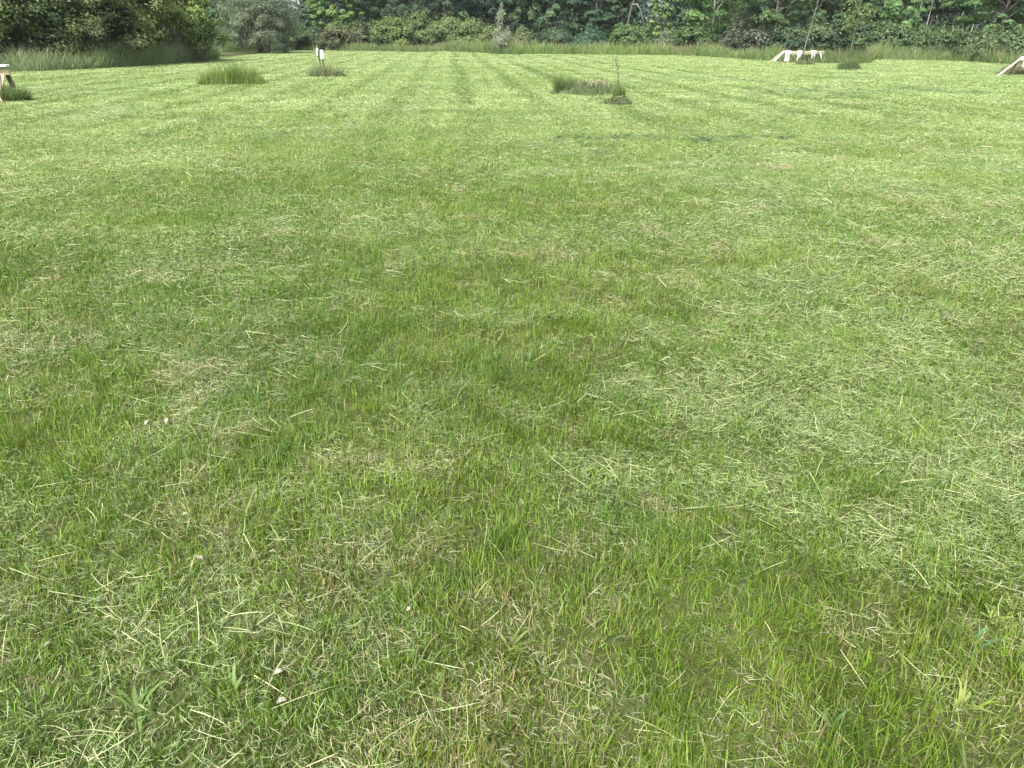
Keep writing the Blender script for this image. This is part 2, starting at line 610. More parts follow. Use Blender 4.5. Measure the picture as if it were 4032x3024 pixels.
def cut_grass(n, r0, r1, half, power):
    """clippings: thin strands lying on and in the turf"""
    x, y, r = scatter(n, r0, r1, half, power)
    k = inside_field(x, y, r, .3)
    x, y, r = x[k], y[k], r[k]
    cv = clip_cover(x, y) * (1 - .35 * np.clip((2.8 - r) / 1.2, 0, 1))  # strands thinned close to the camera to darken the foreground
    k = rng.random(len(x)) < cv
    x, y, r, cv = x[k], y[k], r[k], cv[k]
    n = len(x)
    wid = np.maximum(1, r / 3.2) ** .8
    long_ = rng.random(n) < .03
    L = np.where(long_, .06 + .13 * rng.random(n) ** 1.6, .014 + .045 * rng.random(n) ** 1.5) * np.maximum(1, r / 6) ** .45
    sw = (fbm(x * .5, y * .5, 55, 2) - .5) * 3.0         # strands lie combed in swaths
    az = sw + rng.normal(0, .95, n)
    tilt = rng.normal(0, .20, n)
    bend = rng.normal(0, .42, n) * np.where(long_, .25, 1)
    z0 = gz(x, y) + .010 + .030 * rng.random(n) ** .8 + .010 * np.clip(cv - .6, 0, 1)
    S = 3
    C = np.empty((n, S + 1, 3))
    dx = -np.cos(az) * L / 2
    dy = -np.sin(az) * L / 2
    X, Y, Z = x + dx, y + dy, z0 - np.sin(tilt) * L / 2
    C[:, 0] = np.stack([X, Y, Z], 1)
    for s in range(1, S + 1):
        aa = az + bend * (s - 2)
        X = X + np.cos(aa) * L / S
        Y = Y + np.sin(aa) * L / S
        Z = Z + np.sin(tilt + bend * .25 * (s - 2)) * L / S
        C[:, s] = np.stack([X, Y, np.maximum(Z, gz(X, Y) + .003)], 1)
    fl = rng.random(n) * 1.2 - .6
    side = np.stack([-np.sin(az) * np.cos(fl), np.cos(az) * np.cos(fl), np.sin(fl)], 1)
    w = np.where(long_, .0007 + .0006 * rng.random(n), .0004 + .00045 * rng.random(n)) * wid
    hw = np.stack([w * .8, w, w * .8], 1)
    g = rng.random(n)
    patch = fbm(x * .8 + 7, y * .8, 58, 3)
    c = mix((.17, .27, .095), (.36, .44, .205), g)
    c = mix(c, (.34, .445, .19), np.clip((r - 4) / 18, 0, .92))  # strands also brighten with range, painting the near-dark, far-bright gradient
    c *= (.78 + .5 * fbm(x * 1.4, y * 1.4, 59, 3))[:, None]
    c = mix(c, (.15, .24, .12), np.clip((patch - .45) * 2.4, 0, .75) * (rng.random(n) < .8))
    c = mix(c, (.42, .38, .24), (rng.random(n) < .12) * .8)
    long_ = long_ & (r < 25)
    st = rng.random(n) < straw_mask(x, y) * .8
    c[st] = mix((.40, .36, .22), (.56, .52, .36), rng.random(st.sum()))
    c[long_] = mix((.34, .40, .16), (.52, .52, .30), rng.random(long_.sum()))
    return C, side, hw, c


def thatch(n):
    """short dead and green bits matted down between the blades"""
    x, y, r = scatter(n, .35, 6.5, 1.15, .6)
    k = inside_field(x, y, r)
    x, y, r = x[k], y[k], r[k]
    n = len(x)
    az = rng.random(n) * 6.3
    L = .015 + .035 * rng.random(n)
    d = np.stack([np.cos(az), np.sin(az), rng.normal(0, .22, n)], 1) * L[:, None]
    P = np.stack([x, y, gz(x, y) + .003 + .011 * rng.random(n)], 1)
    kink = rng.normal(0, .2, (n, 1)) * np.stack([-d[:, 1], d[:, 0], np.zeros(n)], 1)
    C = np.stack([P - d * .5, P + kink, P + d * .5], 1)
    side = np.stack([-np.sin(az), np.cos(az), rng.normal(0, .4, n)], 1)
    w = (.0006 + .0008 * rng.random(n)) * np.maximum(1, r / 3.2) ** .8
    c = mix((.050, .075, .020), (.105, .115, .045), rng.random(n))
    q = rng.random(n) < .22
    c[q] = mix((.13, .10, .06), (.24, .20, .13), rng.random(q.sum()))
    return C, side, np.stack([w, w], 1), c


tag(link('thatch', ribbons('thatch', *thatch(150000), M_CLIP)), 'brown and green thatch between the grass blades nearby', 'thatch', None, 'stuff')


def join_ribbons(lst):
    return [np.concatenate([l[i] for l in lst]) for i in range(4)]


def sector_count(dens, r0, r1, half, power):
    """how many points give dens per square metre close to the viewer"""
    rr = np.geomspace(r0, r1, 4000)
    f = np.minimum(1, (3.2 / rr) ** power) * rr
    return int(dens * 2 * half * ((f[1:] + f[:-1]) / 2 * np.diff(rr)).sum())


near = turf(sector_count(19000, .35, 3.4, 1.42, 1.5), .35, 3.4, 1.42, 1.5, 3, 0)
tag(link('mown_grass', ribbons('mown_grass', *near, M_GRASS)),
    'short green mown grass blades closest to the viewer', 'grass', None, 'stuff')
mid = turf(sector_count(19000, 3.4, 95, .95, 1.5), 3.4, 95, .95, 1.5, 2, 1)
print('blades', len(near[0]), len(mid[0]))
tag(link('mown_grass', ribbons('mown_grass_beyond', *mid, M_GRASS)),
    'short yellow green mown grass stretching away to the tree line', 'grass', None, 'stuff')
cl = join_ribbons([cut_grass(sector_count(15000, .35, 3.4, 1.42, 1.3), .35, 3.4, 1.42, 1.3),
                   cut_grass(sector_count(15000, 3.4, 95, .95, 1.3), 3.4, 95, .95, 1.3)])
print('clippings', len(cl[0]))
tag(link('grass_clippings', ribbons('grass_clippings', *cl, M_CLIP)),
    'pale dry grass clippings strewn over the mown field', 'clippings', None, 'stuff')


# dark damp lumps of clippings out on the right and a thin windrow across the middle
def clump_lumps():
    P = []
    for _ in range(60):
        px, py = random.uniform(2950, 4100), random.gauss(362, 22)
        P.append((*gp(px, py), random.uniform(.10, .30)))
    for _ in range(38):
        px = random.uniform(2180, 3120)
        P.append((*gp(px, 549 + random.gauss(0, 4) + 6 * math.sin(px * .012)), random.uniform(.05, .13)))
    for _ in range(40):
        P.append((*gp(random.uniform(500, 3900), random.uniform(330, 620)), random.uniform(.05, .14)))
    X, R = [], []
    for x, y, s in P:
        m = int(34 * (s / .15))
        th = rng.random(m) * 6.3
        rr = np.sqrt(rng.random(m)) * s
        X.append(np.stack([x + np.cos(th) * rr * 1.6, y + np.sin(th) * rr * .7,
                           .03 + .06 * rng.random(m) * (1 - (rr / s) ** 2)], 1))
    X = np.concatenate(X)
    n = len(X)
    X[:, 2] += gz(X[:, 0], X[:, 1])
    az = rng.normal(0, .8, n)
    L = .05 + .09 * rng.random(n)
    d = np.stack([np.cos(az), np.sin(az), rng.normal(0, .2, n)], 1) * L[:, None]
    C = np.stack([X - d * .5, X + np.array([0, 0, .012]), X + d * .5], 1)
    side = np.stack([-np.sin(az), np.cos(az), rng.normal(0, .5, n)], 1)
    w = .003 + .004 * rng.random(n)
    hw = np.stack([w, w], 1)
    c = mix((.055, .095, .045), (.15, .22, .11), rng.random(n))
    tag(link('grass_clippings', ribbons('damp_clippings', C, side, hw, c, M_CLIP)),
        'dark damp lumps of cut grass scattered over the lawn', 'clippings', None, 'stuff')


clump_lumps()


# ------------------------------------------------------------------ tall uncut grass
def tall_blades(x, y, h, wid, cols, lean=.25, S=3, base=None, lean_az=None, heads=0.0):
    n = len(x)
    az = rng.random(n) * 2 * math.pi if lean_az is None else lean_az + rng.normal(0, .9, n)
    le = np.abs(rng.normal(lean, .18, n))
    cu = np.abs(rng.normal(lean * 1.6, .35, n))
    C = np.empty((n, S + 1, 3))
    Z0 = gz(x, y) - .02 if base is None else base
    X, Y, Z = x.copy(), y.copy(), Z0.copy()
    C[:, 0] = np.stack([X, Y, Z], 1)
    for s in range(1, S + 1):
        th = le + cu * ((s - .5) / S) ** 2
        l = h / S
        X = X + np.cos(az) * np.sin(th) * l
        Y = Y + np.sin(az) * np.sin(th) * l
        Z = Z + np.cos(th) * l
        C[:, s] = np.stack([X, Y, Z], 1)
    sa = rng.random(n) * 6.3
    side = np.stack([np.cos(sa), np.sin(sa), np.zeros(n)], 1)
    hw = np.stack([wid * (1 - .45 * s / S) for s in range(S)], 1)
    return C, side, hw, cols


def strip(E, depth, per_m2, hfun, wid, pal, lean=.22, headp=.12):
    """tall grass in a strip behind the mown edge E (ground polyline)"""
    out = []
    for i in range(len(E) - 1):
        a, b = E[i], E[i + 1]
        L = np.hypot(*(b - a))
        m = int(L * depth * per_m2)
        if m < 1:
            continue
        t = rng.random(m)
        q = rng.random(m) ** 1.25 * depth
        p = a + (b - a) * t[:, None]
        d = p / np.linalg.norm(p, axis=1, keepdims=True)
        p = p + d * (q + .25 * (vnoise(p[:, 0] * .7, p[:, 1] * .7, 12) - .3))[:, None]
        x, y = p.T
        cl_ = fbm(x * .45, y * .45, 60, 3)
        h = hfun(x, y) * (.55 + .75 * rng.random(m)) * (.45 + 1.0 * cl_)
        h *= np.clip(.45 + q / .8, 0, 1)
        c = mix(pal[0], pal[1], np.clip(cl_ * 1.7 - .35 + rng.normal(0, .2, m), 0, 1))
        hd = rng.random(m) < headp * np.clip(2.2 * fbm(x * .2, y * .2, 63, 2) - .4, 0, 2)
        c[hd] = np.array(pal[2]) * (.7 + .6 * rng.random(hd.sum()))[:, None]
        h = np.where(hd, h * 1.25, h)
        w = wid * (.6 + .8 * rng.random(m))
        out.append(tall_blades(x, y, h, w, c, lean))
    return out


PAL_BACK = ((.090, .160, .040), (.195, .280, .085), (.32, .26, .17))
PAL_DARK = ((.085, .145, .045), (.185, .265, .095), (.25, .21, .13))
PAL_LEFT = ((.130, .205, .095), (.270, .345, .180), (.33, .30, .19))


def densify(E, step=4.0):
    out = [E[0]]
    for i in range(len(E) - 1):
        n = max(1, int(np.hypot(*(E[i + 1] - E[i])) / step))
        for k in range(1, n + 1):
            out.append(E[i] + (E[i + 1] - E[i]) * k / n)
    return np.array(out)


g1 = strip(densify(EB[7:12]), 9, 55, lambda x, y: .45 + .85 * fbm(x * .2, y * .2, 66, 2), .017, PAL_BACK)
tag(link('tall_grass', ribbons('tall_grass', *join_ribbons(g1), M_GRASS)),
    'uncut tall meadow grass with brown seed heads along the far edge', 'tall grass', None, 'stuff')
g0 = strip(densify(EB[1:8]), 8, 60, lambda x, y: .45 + 1.05 * fbm(x * .2, y * .2, 67, 2), .016, PAL_DARK, .25, .14)
tag(link('tall_grass', ribbons('mound_tall_grass', *join_ribbons(g0), M_GRASS)),
    'deep green tall grass in front of the low brush mound', 'tall grass', None, 'stuff')
g4 = strip(densify(EB[11:]), 7, 60, lambda x, y: .35 + 1.0 * fbm(x * .25, y * .25, 68, 2), .015, PAL_DARK, .28, .18)
tag(link('tall_grass', ribbons('weedy_tall_grass', *join_ribbons(g4), M_GRASS)),
    'weedy olive tall grass between the hazy gap and the long white sawhorse', 'tall grass', None, 'stuff')
g2 = strip(densify(EL[1:]), 3.2, 260, lambda x, y: 1.15 + 0 * x, .011, PAL_LEFT, .45, .10)
tag(link('tall_grass', ribbons('floppy_tall_grass', *join_ribbons(g2), M_GRASS)),
    'floppy blue green tall grass skirting the shrubs on the left', 'tall grass', None, 'stuff')
g3 = strip(densify(ER), 7, 80, lambda x, y: .3 + 1.0 * fbm(x * .25, y * .25, 69, 2), .014, PAL_DARK, .22, .12)
tag(link('tall_grass', ribbons('dark_tall_grass', *join_ribbons(g3), M_GRASS)),
    'darker tall grass and weeds under the trees at the right', 'tall grass', None, 'stuff')
gl = strip(densify(EB[:2]), 6, 60, lambda x, y: 1.0 + 0 * x, .016, PAL_BACK)
tag(link('tall_grass', ribbons('path_tall_grass', *join_ribbons(gl), M_GRASS)),
    'tall grass behind the grey green round bush at left', 'tall grass', None, 'stuff')


# ------------------------------------------------------------------ trees and shrubs
def prof_fn(kind, t):
    if kind == 'cone':
        return np.clip((1 - t) * 1.05, 0, 1) ** .75 * np.clip(t * 8 + .35, 0, 1)
    if kind == 'dome':
        return np.sqrt(np.clip(1 - t ** 2, 0, 1)) * np.clip(.72 + t, 0, 1)
    if kind == 'column':
        return np.clip(np.sin(np.pi * np.clip(t * .92 + .06, 0, 1)), 0, 1) ** .45
    return np.sqrt(np.clip(1 - (2 * t - 1.0) ** 2, 0, 1))          # oval


def plant(name, label, cat, x, y, H, R, c0, c1, base=.15, kind='oval', clusters=60, nleaf=6000, leaf=.25,
          trunk=.12, rc=.26, lean=(0, 0), bark=None, limbs=14, aspect=.55, group=None, stems=1, up=.6, young=None,
          leafpart='crown', stempart='trunk', hang=0, tpow=.85, sq=.65, twig_tip=0.0):
    """a tree or shrub: tapered trunk with limbs, and a crown of leaf clumps"""
    z = float(gz(x, y))
    nleaf = int(nleaf * 2.6)
    root = thing(name, label, cat, (x, y, z), group)
    t = rng.random(clusters) ** tpow
    ang = rng.random(clusters) * 2 * math.pi
    zz = H * (base + (1 - base) * t)
    wob = .72 + .5 * vnoise(ang * 1.3 + 7, t * 3 + x, int(abs(x * 7)) % 60)
    rad = R * prof_fn(kind, t) * wob * (rng.random(clusters) * .75 + .25) ** .5
    cx = rad * np.cos(ang) + lean[0] * zz / H
    cy = rad * np.sin(ang) + lean[1] * zz / H
    CC = np.stack([cx, cy, zz], 1)
    # trunk and limbs
    mb = MB()
    for s in range(stems):
        a0 = s * 2.4 + x
        off = 0 if stems == 1 else R * .12
        top = H * (.86 if stems == 1 else .6)
        pts, rr = [], []
        for i in range(7):
            f = i / 6
            sp_ = 0 if stems == 1 else R * .45 * f ** 1.3
            pts.append((off * math.cos(a0) + sp_ * math.cos(a0) + lean[0] * f * top / H + random.gauss(0, .02 * R) * (f > 0),
                        off * math.sin(a0) + sp_ * math.sin(a0) + lean[1] * f * top / H + random.gauss(0, .02 * R) * (f > 0),
                        f * top - .15))
            rr.append(trunk * (1.25 if i == 0 else 1) * (1 - .86 * f))
        mb.tube(pts, rr, 7)
    for i in random.sample(range(clusters), min(limbs, clusters)):
        e = Vector(CC[i])
        zs = max(.12 * H, min(e.z * .72, .8 * H))
        b = Vector((lean[0] * zs / H, lean[1] * zs / H, zs))
        mdl = b.lerp(e, .5) + Vector((0, 0, .04 * H))
        r0 = trunk * .42 * (1 - .6 * zs / H)
        mb.tube([b, mdl, e], [r0, r0 * .6, r0 * .2], 5, False)
    link(stempart, mb.mesh(stempart, bark or M_BARK, True), root)
    # leaves
    wgt = .5 + rng.random(clusters)
    wgt /= wgt.sum()
    ci = rng.choice(clusters, nleaf, p=wgt)
    rcl = R * rc * (.55 + .9 * rng.random(clusters) ** 1.5)
    g = rng.normal(size=(nleaf, 3))
    g /= np.linalg.norm(g, axis=1, keepdims=True) + 1e-6
    fl = (g[:, 2] < -.1) & (rng.random(nleaf) < .65)
    g[fl, 2] *= -1
    g *= (1.12 - .75 * rng.random(nleaf) ** 2.2)[:, None]
    P = CC[ci] + g * rcl[ci][:, None] * np.array([1, 1, sq])
    if hang:
        P[:, 2] -= hang * (np.linalg.norm(g[:, :2], axis=1) * rcl[ci]) ** 1.2
    if twig_tip:
        k = rng.random(nleaf) < .25
        P[k] += np.stack([g[k, 0], g[k, 1], np.abs(g[k, 2]) + .6], 1) * (rcl[ci[k]] * twig_tip * rng.random(k.sum()))[:, None]
    P[:, 2] = np.maximum(P[:, 2], .06 + .3 * rng.random(nleaf) * base)
    cn = CC - np.array([lean[0] * .5, lean[1] * .5, H * (base + (1 - base) * .35)])
    cn /= np.linalg.norm(cn, axis=1, keepdims=True) + 1e-6
    nr = g * 1.1 + cn[ci] * .5 + rng.normal(size=(nleaf, 3)) * .38 + np.array([0, 0, up])
    ctone = np.clip(rng.random(clusters) * 1.15 + .3 * (CC[:, 2] / H) - .2, 0, 1)
    f = np.clip(ctone[ci] + rng.normal(0, .20, nleaf), 0, 1)
    c = np.minimum(1.22 * mix(c0, c1, f), .34) * (.72 + .56 * rng.random(nleaf))[:, None]
    if young is not None:
        k = rng.random(nleaf) < .12 * (ctone[ci] > .6)
        c[k] = young
    sz = leaf * .78 * (.6 + .8 * rng.random(nleaf))
    link(leafpart, leaves(leafpart, P, sz, nr, c, M_LEAF, aspect), root)
    return root


DK0, DK1 = (.028, .062, .036), (.060, .118, .060)
MD0, MD1 = (.036, .082, .034), (.080, .155, .060)
LT0, LT1 = (.060, .130, .038), (.130, .230, .075)
OL0, OL1 = (.050, .080, .026), (.135, .180, .058)
GY0, GY1 = (.058, .092, .055), (.150, .190, .120)
YG = (.17, .25, .07)

# -- the shrub mass on the left, 30-40 m away
LS = 'broad shrubs massed on the left'
def edge_at(px, back):
    """a ground point behind the mown edge, in the direction of column px"""
    x, y = pd(px, 50)
    a = math.atan2(x, y)
    r = float(edge_r(a)) + back
    return r * math.sin(a), r * math.cos(a)


def shrub(px, back, H, R, label, c0=OL0, c1=OL1, n=8000, leaf=.155, **k):
    x, y = edge_at(px, back)
    d = dict(base=.05, kind='dome', clusters=100, nleaf=n, leaf=leaf * 1.45, trunk=.05, rc=.155, stems=5, limbs=22,
             group=LS, young=YG, leafpart='foliage', stempart='stems', twig_tip=.9)
    d.update(k)
    return plant('shrub', label, 'shrub', x, y, H, R, c0, c1, **d)


shrub(-230, 4.4, 5.4, 3.8, 'olive green shrub cut off by the left edge of the picture')
shrub(60, 4.3, 5.6, 3.7, 'tall olive green shrub behind the white topped wooden sawhorse', (.050, .080, .030), (.150, .19, .072), 15000)
shrub(290, 4.4, 6.0, 3.8, 'dark brownish green shrub in the middle of the left hedge', (.040, .062, .026), (.125, .155, .058), 16000)
shrub(490, 4.4, 6.2, 3.7, 'large olive shrub with yellow green shoots left of the grey twigs', (.048, .076, .024), (.160, .205, .058), 16000)
shrub(660, 4.4, 5.4, 3.4, 'bright yellow green shrub sloping down at the right end of the left hedge', (.056, .092, .026), (.180, .235, .062), 15000)
shrub(775, 3.0, 2.9, 2.2, 'low leafy green shrub at the right foot of the left hedge', (.045, .080, .028), (.115, .165, .055), 9000, .11)

# grey bare twigs inside the hedge
def dead_twigs(px, back, H, R, label, nt_=90):
    x, y = edge_at(px, back)
    root = thing('dead_shrub', label, 'dead shrub', (x, y, float(gz(x, y))), 'bare twiggy shrubs in the left hedge')
    mb, mt = MB(), MB()
    for i in range(nt_):
        a = random.uniform(0, 6.3)
        r = R * math.sqrt(random.random())
        h = H * random.uniform(.55, 1)
        b = Vector((r * .25 * math.cos(a), r * .25 * math.sin(a), -.05))
        e = Vector((r * math.cos(a), r * math.sin(a), h))
        m = b.lerp(e, .5) + Vector((random.gauss(0, .08), random.gauss(0, .08), .1))
        (mb if i % 3 == 0 else mt).tube([b, m, e], [.014, .009, .004], 4, False)
        for _ in range(4):
            f = random.uniform(.45, .95)
            q = b.lerp(e, f)
            d = Vector((random.gauss(0, .25), random.gauss(0, .25), random.uniform(.1, .4)))
            mt.tube([q, q + d * .6, q + d], [.007, .005, .003], 4, False)
    link('stems', mb.mesh('stems', M_TWIG), root)
    link('twigs', mt.mesh('twigs', M_TWIG), root)


dead_twigs(655, 1.6, 2.3, .8, 'leafless grey purple twigs left of centre in front of the hedge')
dead_twigs(712, 1.6, 2.1, .7, 'smaller leafless grey brown twigs nearest the right end of the hedge', 70)

# -- big rounded grey green bush
bx, by = gp(1040, 212)
plant('willow_bush', 'large rounded grey green bush standing alone on the mown grass', 'bush', bx - .6, by + 2, 6.4, 3.9, GY0,
      (.170, .200, .125), base=.02, kind='dome', clusters=190, nleaf=26000, leaf=.22, trunk=.10, rc=.17, stems=6, limbs=30, aspect=.3,
      leafpart='foliage', stempart='stems', twig_tip=1.5, up=.8)

# -- silvery upright sapling on the mound
sx, sy = gp(1975, 214)
plant('silver_sapling', 'slender silvery upright sapling rising from tall grass at the far edge', 'sapling', sx, sy + 1.0, 4.1, .85,
      (.17, .215, .145), (.30, .345, .24), base=.14, kind='cone', clusters=60, nleaf=1500, leaf=.19, trunk=.05, rc=.20, aspect=.35,
      limbs=26, sq=2.2, twig_tip=1.6, bark=M_SAP, tpow=1.5)

# -- brush mound in the middle
BG = 'brush on the low mound in front of the dark trees'
def brush(px, Y, H, R, label, c0, c1, n=3200, name='brush', cat='bush', **k):
    x, y = pd(px, Y)
    d = dict(base=.03, kind='dome', clusters=60, nleaf=n, leaf=.30, trunk=.04, rc=.20, stems=4, limbs=10, group=BG,
             leafpart='foliage', stempart='stems', twig_tip=.9)
    d.update(k)
    return plant(name, label, cat, x, y, H, R, c0, c1, **d)


brush(1330, 92, 2.1, 2.6, 'low brownish green brush at the left end of the mound', (.05, .065, .03), (.115, .125, .06))
brush(1440, 96, 2.8, 3.0, 'dull green brush second from the left end of the mound', (.045, .07, .03), (.105, .13, .055))
brush(1540, 93, 3.1, 2.8, 'brush with a bright yellow green top on the mound', (.055, .09, .028), (.15, .20, .065))
brush(1650, 97, 3.7, 3.2, 'tallest olive brush at the crown of the mound', (.045, .075, .028), (.110, .14, .055))
brush(1760, 92, 3.1, 3.0, 'pale yellow green brush right of the crown of the mound', (.060, .095, .032), (.140, .18, .070))
brush(1860, 90, 2.8, 2.7, 'leafy light green brush left of the silvery sapling', (.055, .095, .032), (.130, .175, .065))
brush(1940, 88, 2.2, 2.3, 'light green brush at the foot of the silvery sapling', (.06, .09, .03), (.145, .175, .07), 2400)
brush(2050, 92, 1.6, 2.2, 'low weedy brush just right of the silvery sapling', (.05, .08, .03), (.120, .15, .06), 2000)

# -- the tree line
TL = 'trees along the far edge of the field'
def tree(px, Y, H, R, label, c0, c1, name='tree', n=9000, leaf=.34, **k):
    x, y = pd(px, Y)
    d = dict(base=.12, kind='oval', clusters=190, nleaf=int(n * 1.35), leaf=leaf * .95, trunk=.16, rc=.125, limbs=18, group=TL, hang=.15)
    d.update(k)
    return plant(name, label, 'tree', x, y, H, R, c0, c1, **d)


tree(770, 84, 12, 5.0, 'dark green tree rising behind the right end of the left hedge', DK0, (.07, .12, .045), base=.05)
tree(890, 98, 11, 4.6, 'mid green tree behind the left shoulder of the round grey bush', MD0, MD1, base=.05)
tree(1090, 104, 5.8, 2.4, 'low grey green tree peeping over the right side of the round grey bush', GY0, GY1, base=.03)
tree(1245, 110, 8, 1.9, 'loose dark tree just right of the white sky gap', DK0, DK1, base=.05, n=5000)
tree(1325, 97, 10, 3.4, 'bright yellow green leafy tree behind the two black stakes', LT0, (.17, .24, .06), base=.10, hang=.3, young=YG)
tree(1420, 104, 12, 5.0, 'dark green tree left of the grey green willow top', (.028, .058, .032), (.065, .11, .05), base=.04)
tree(1540, 107, 12, 5.0, 'dark green tree directly behind the brush mound', DK0, (.06, .105, .045), base=.04)
tree(1640, 101, 11, 4.2, 'grey green feathery tree behind the crown of the mound', (.045, .078, .045), (.11, .15, .095), base=.08, aspect=.3)
tree(1770, 103, 12, 5.0, 'dense dark tree with rounded clumps above the mound', DK0, (.052, .092, .042), base=.06)
tree(1900, 106, 12, 5.0, 'very dark tree behind the silvery sapling', (.016, .036, .024), (.042, .075, .040), base=.04)
tree(2020, 104, 12, 4.8, 'dark tree in deep shade right of the silvery sapling', (.018, .040, .024), (.045, .080, .040), base=.03)
tree(2160, 96, 12, 4.6, 'tree with drooping light leaf sprays among the dark trees', DK0, (.095, .145, .065), base=.06, hang=.5)
tree(2280, 101, 12, 5.2, 'dark spreading tree behind the tall grass with seed heads', (.018, .040, .022), (.05, .09, .042), base=.03)
tree(2345, 94, 12, 4.6, 'broad maple with layered mid green leaves left of the hazy gap', DK0, (.070, .120, .046), base=.04, sq=.4)
tree(2440, 92, 9, 2.2, 'dark tree with a bare bent limb at the hazy gap', (.020, .044, .026), (.055, .095, .048), base=.05, n=5500)
tree(2545, 175, 9.5, 5.2, 'far tree tinted hazy blue green seen through the gap in the tree line', (.12, .165, .155), (.20, .25, .235), base=.02, leaf=.6, n=4500)  # distance haze is painted into the pale bluish leaf colour
tree(2620, 160, 9.0, 4.5, 'second far tree tinted hazy blue green right of the gap', (.11, .155, .145), (.19, .24, .225), base=.02, leaf=.6, n=4500)  # leaf colour paled and blued to look hazy, as on the tree before
tree(2600, 84, 6.4, 1.3, 'narrow bright yellow green sapling standing in front of the hazy gap', LT0, (.19, .25, .07), kind='column', base=.15, n=3000, leaf=.28, trunk=.07)
tree(2725, 108, 10, 3.2, 'dark tree behind and right of the narrow bright sapling', DK0, (.06, .10, .055), base=.03)
tree(2800, 80, 10.5, 4.4, 'full light green tree with a slim pale trunk right of the hazy gap', (.060, .125, .040), (.140, .230, .080), base=.19, hang=.3, n=12000, leaf=.28, bark=M_PALEBARK, trunk=.13)
tree(2800, 100, 11, 4.0, 'green tree behind the full light green tree', MD0, (.08, .13, .05), base=.03)
tree(2935, 101, 11, 4.4, 'dark tree filling the space above the grey olive bush', DK0, DK1, base=.05)
tree(3045, 70, 10, 4.0, 'mid green tree with a dark leaning trunk left of the long white sawhorse', (.035, .070, .028), (.095, .145, .055), base=.20, hang=.3, n=11000, leaf=.26, lean=(.3, 0))
tree(3170, 92, 11, 4.6, 'dark green tree behind the long white sawhorse', DK0, (.065, .11, .045), base=.05)
tree(3290, 85, 9, 3.6, 'shaded green tree between the thin leaning tree and the sprouting sapling', MD0, (.075, .12, .05), base=.06)
tree(3460, 90, 9.5, 3.6, 'mid green tree behind the sprouting sapling', MD0, (.08, .13, .05), base=.05)
tree(3545, 74, 8.6, 2.7, 'light green pointed tree right of the sprouting sapling', (.06, .125, .04), (.150, .24, .085), kind='cone', base=.08, n=7000, leaf=.26, hang=.4)
tree(3650, 96, 12, 4.4, 'dark tall tree with pale stem right of the pointed light tree', (.018, .040, .026), (.048, .085, .045), base=.34, n=5500, bark=M_PALEBARK)
tree(3745, 92, 12, 4.2, 'dark tall tree in the shaded grove at right', (.018, .038, .026), (.045, .080, .042), base=.34, n=5500, bark=M_PALEBARK)
tree(3830, 95, 12, 4.2, 'dark tall tree half hidden by the maple at the right edge', (.018, .040, .026), (.045, .082, .042), base=.34, n=5500, bark=M_PALEBARK)
tree(3930, 57, 8.5, 3.8, 'wide maple with layered bright leaves at the right edge', (.045, .10, .036), (.115, .19, .068), base=.16, n=13000, leaf=.22, sq=.35)
tree(4080, 60, 9, 4.0, 'dark green tree cut off by the right edge of the picture', (.03, .06, .026), (.08, .125, .048), base=.08)

# pale thin stems in the shaded grove
for px, Y, H, ln, lab in ((3592, 84, 8, .25, 'thin pale stem nearest the pointed light tree'),
                          (3637, 86, 8, .15, 'thin pale stem in the left half of the shaded grove'),
                          (3755, 85, 9, .7, 'thin pale leaning stem in the middle of the shaded grove'),
                          (3806, 83, 6, .8, 'thin pale stem closest to the maple at the right edge')):
    x, y = pd(px, Y)
    plant('young_tree', lab, 'young tree', x, y, H, 1.0, DK0, (.07, .12, .05), base=.5, clusters=16, nleaf=700, leaf=.26, trunk=.075,
          lean=(ln, 0), bark=M_PALEBARK, limbs=5, group='slender trees in the shaded grove')

# understorey under the trees
US = 'undergrowth below the tree line'
def under(px, Y, H, R, label, c0, c1, n=3000, **k):
    brush(px, Y, H * .8, R, label, c0, c1, n, 'undergrowth_bush', 'bush', group=US, **k)


under(1150, 92, 3.0, 2.6, 'green bush tucked behind the right flank of the round grey bush', MD0, (.09, .13, .05))
under(1235, 94, 2.6, 2.2, 'dark bush below the bright leafy tree', DK0, (.075, .11, .045))
under(2200, 88, 2.2, 2.4, 'dark bush under the tree with drooping sprays', DK0, (.08, .12, .055))
under(2330, 87, 2.0, 2.6, 'dark bush behind the tall seed heads', DK0, DK1)
under(2470, 84, 2.6, 2.4, 'leafy green bush below the bare bent limb', MD0, (.10, .155, .05))
under(2550, 86, 2.9, 2.4, 'bush filling the foot of the hazy gap', MD0, (.105, .16, .055))
under(2650, 82, 2.3, 2.2, 'grey green bush right of the narrow bright sapling', (.05, .075, .045), (.12, .15, .085))
under(2730, 78, 2.6, 2.3, 'green bush at the left foot of the full light green tree', MD0, (.085, .13, .05))
under(2870, 79, 2.2, 2.2, 'dark bush at the right foot of the full light green tree', DK0, (.07, .105, .05))
under(2935, 74, 4.2, 2.3, 'grey olive bush with pale leaves between two green trees', (.07, .09, .06), (.175, .20, .135), 4200, aspect=.32)
under(2990, 69, 2.2, 1.9, 'grey purple undergrowth beneath the grey olive bush', (.052, .066, .046), (.105, .125, .085))
under(3110, 66, 2.4, 2.0, 'dark weedy bush behind the left half of the long white sawhorse', DK0, (.075, .10, .05))
under(3220, 66, 2.6, 2.2, 'brownish green bush behind the right half of the long white sawhorse', (.040, .062, .032), (.090, .125, .058))
under(3420, 68, 2.8, 2.4, 'dark green bush right of the sprouting sapling', DK0, (.08, .12, .05))
under(3510, 66, 2.4, 2.2, 'green bush at the foot of the pointed light tree', MD0, (.085, .12, .05))
under(3640, 70, 2.2, 2.8, 'dark weeds at the left of the shaded grove', DK0, (.085, .12, .05))
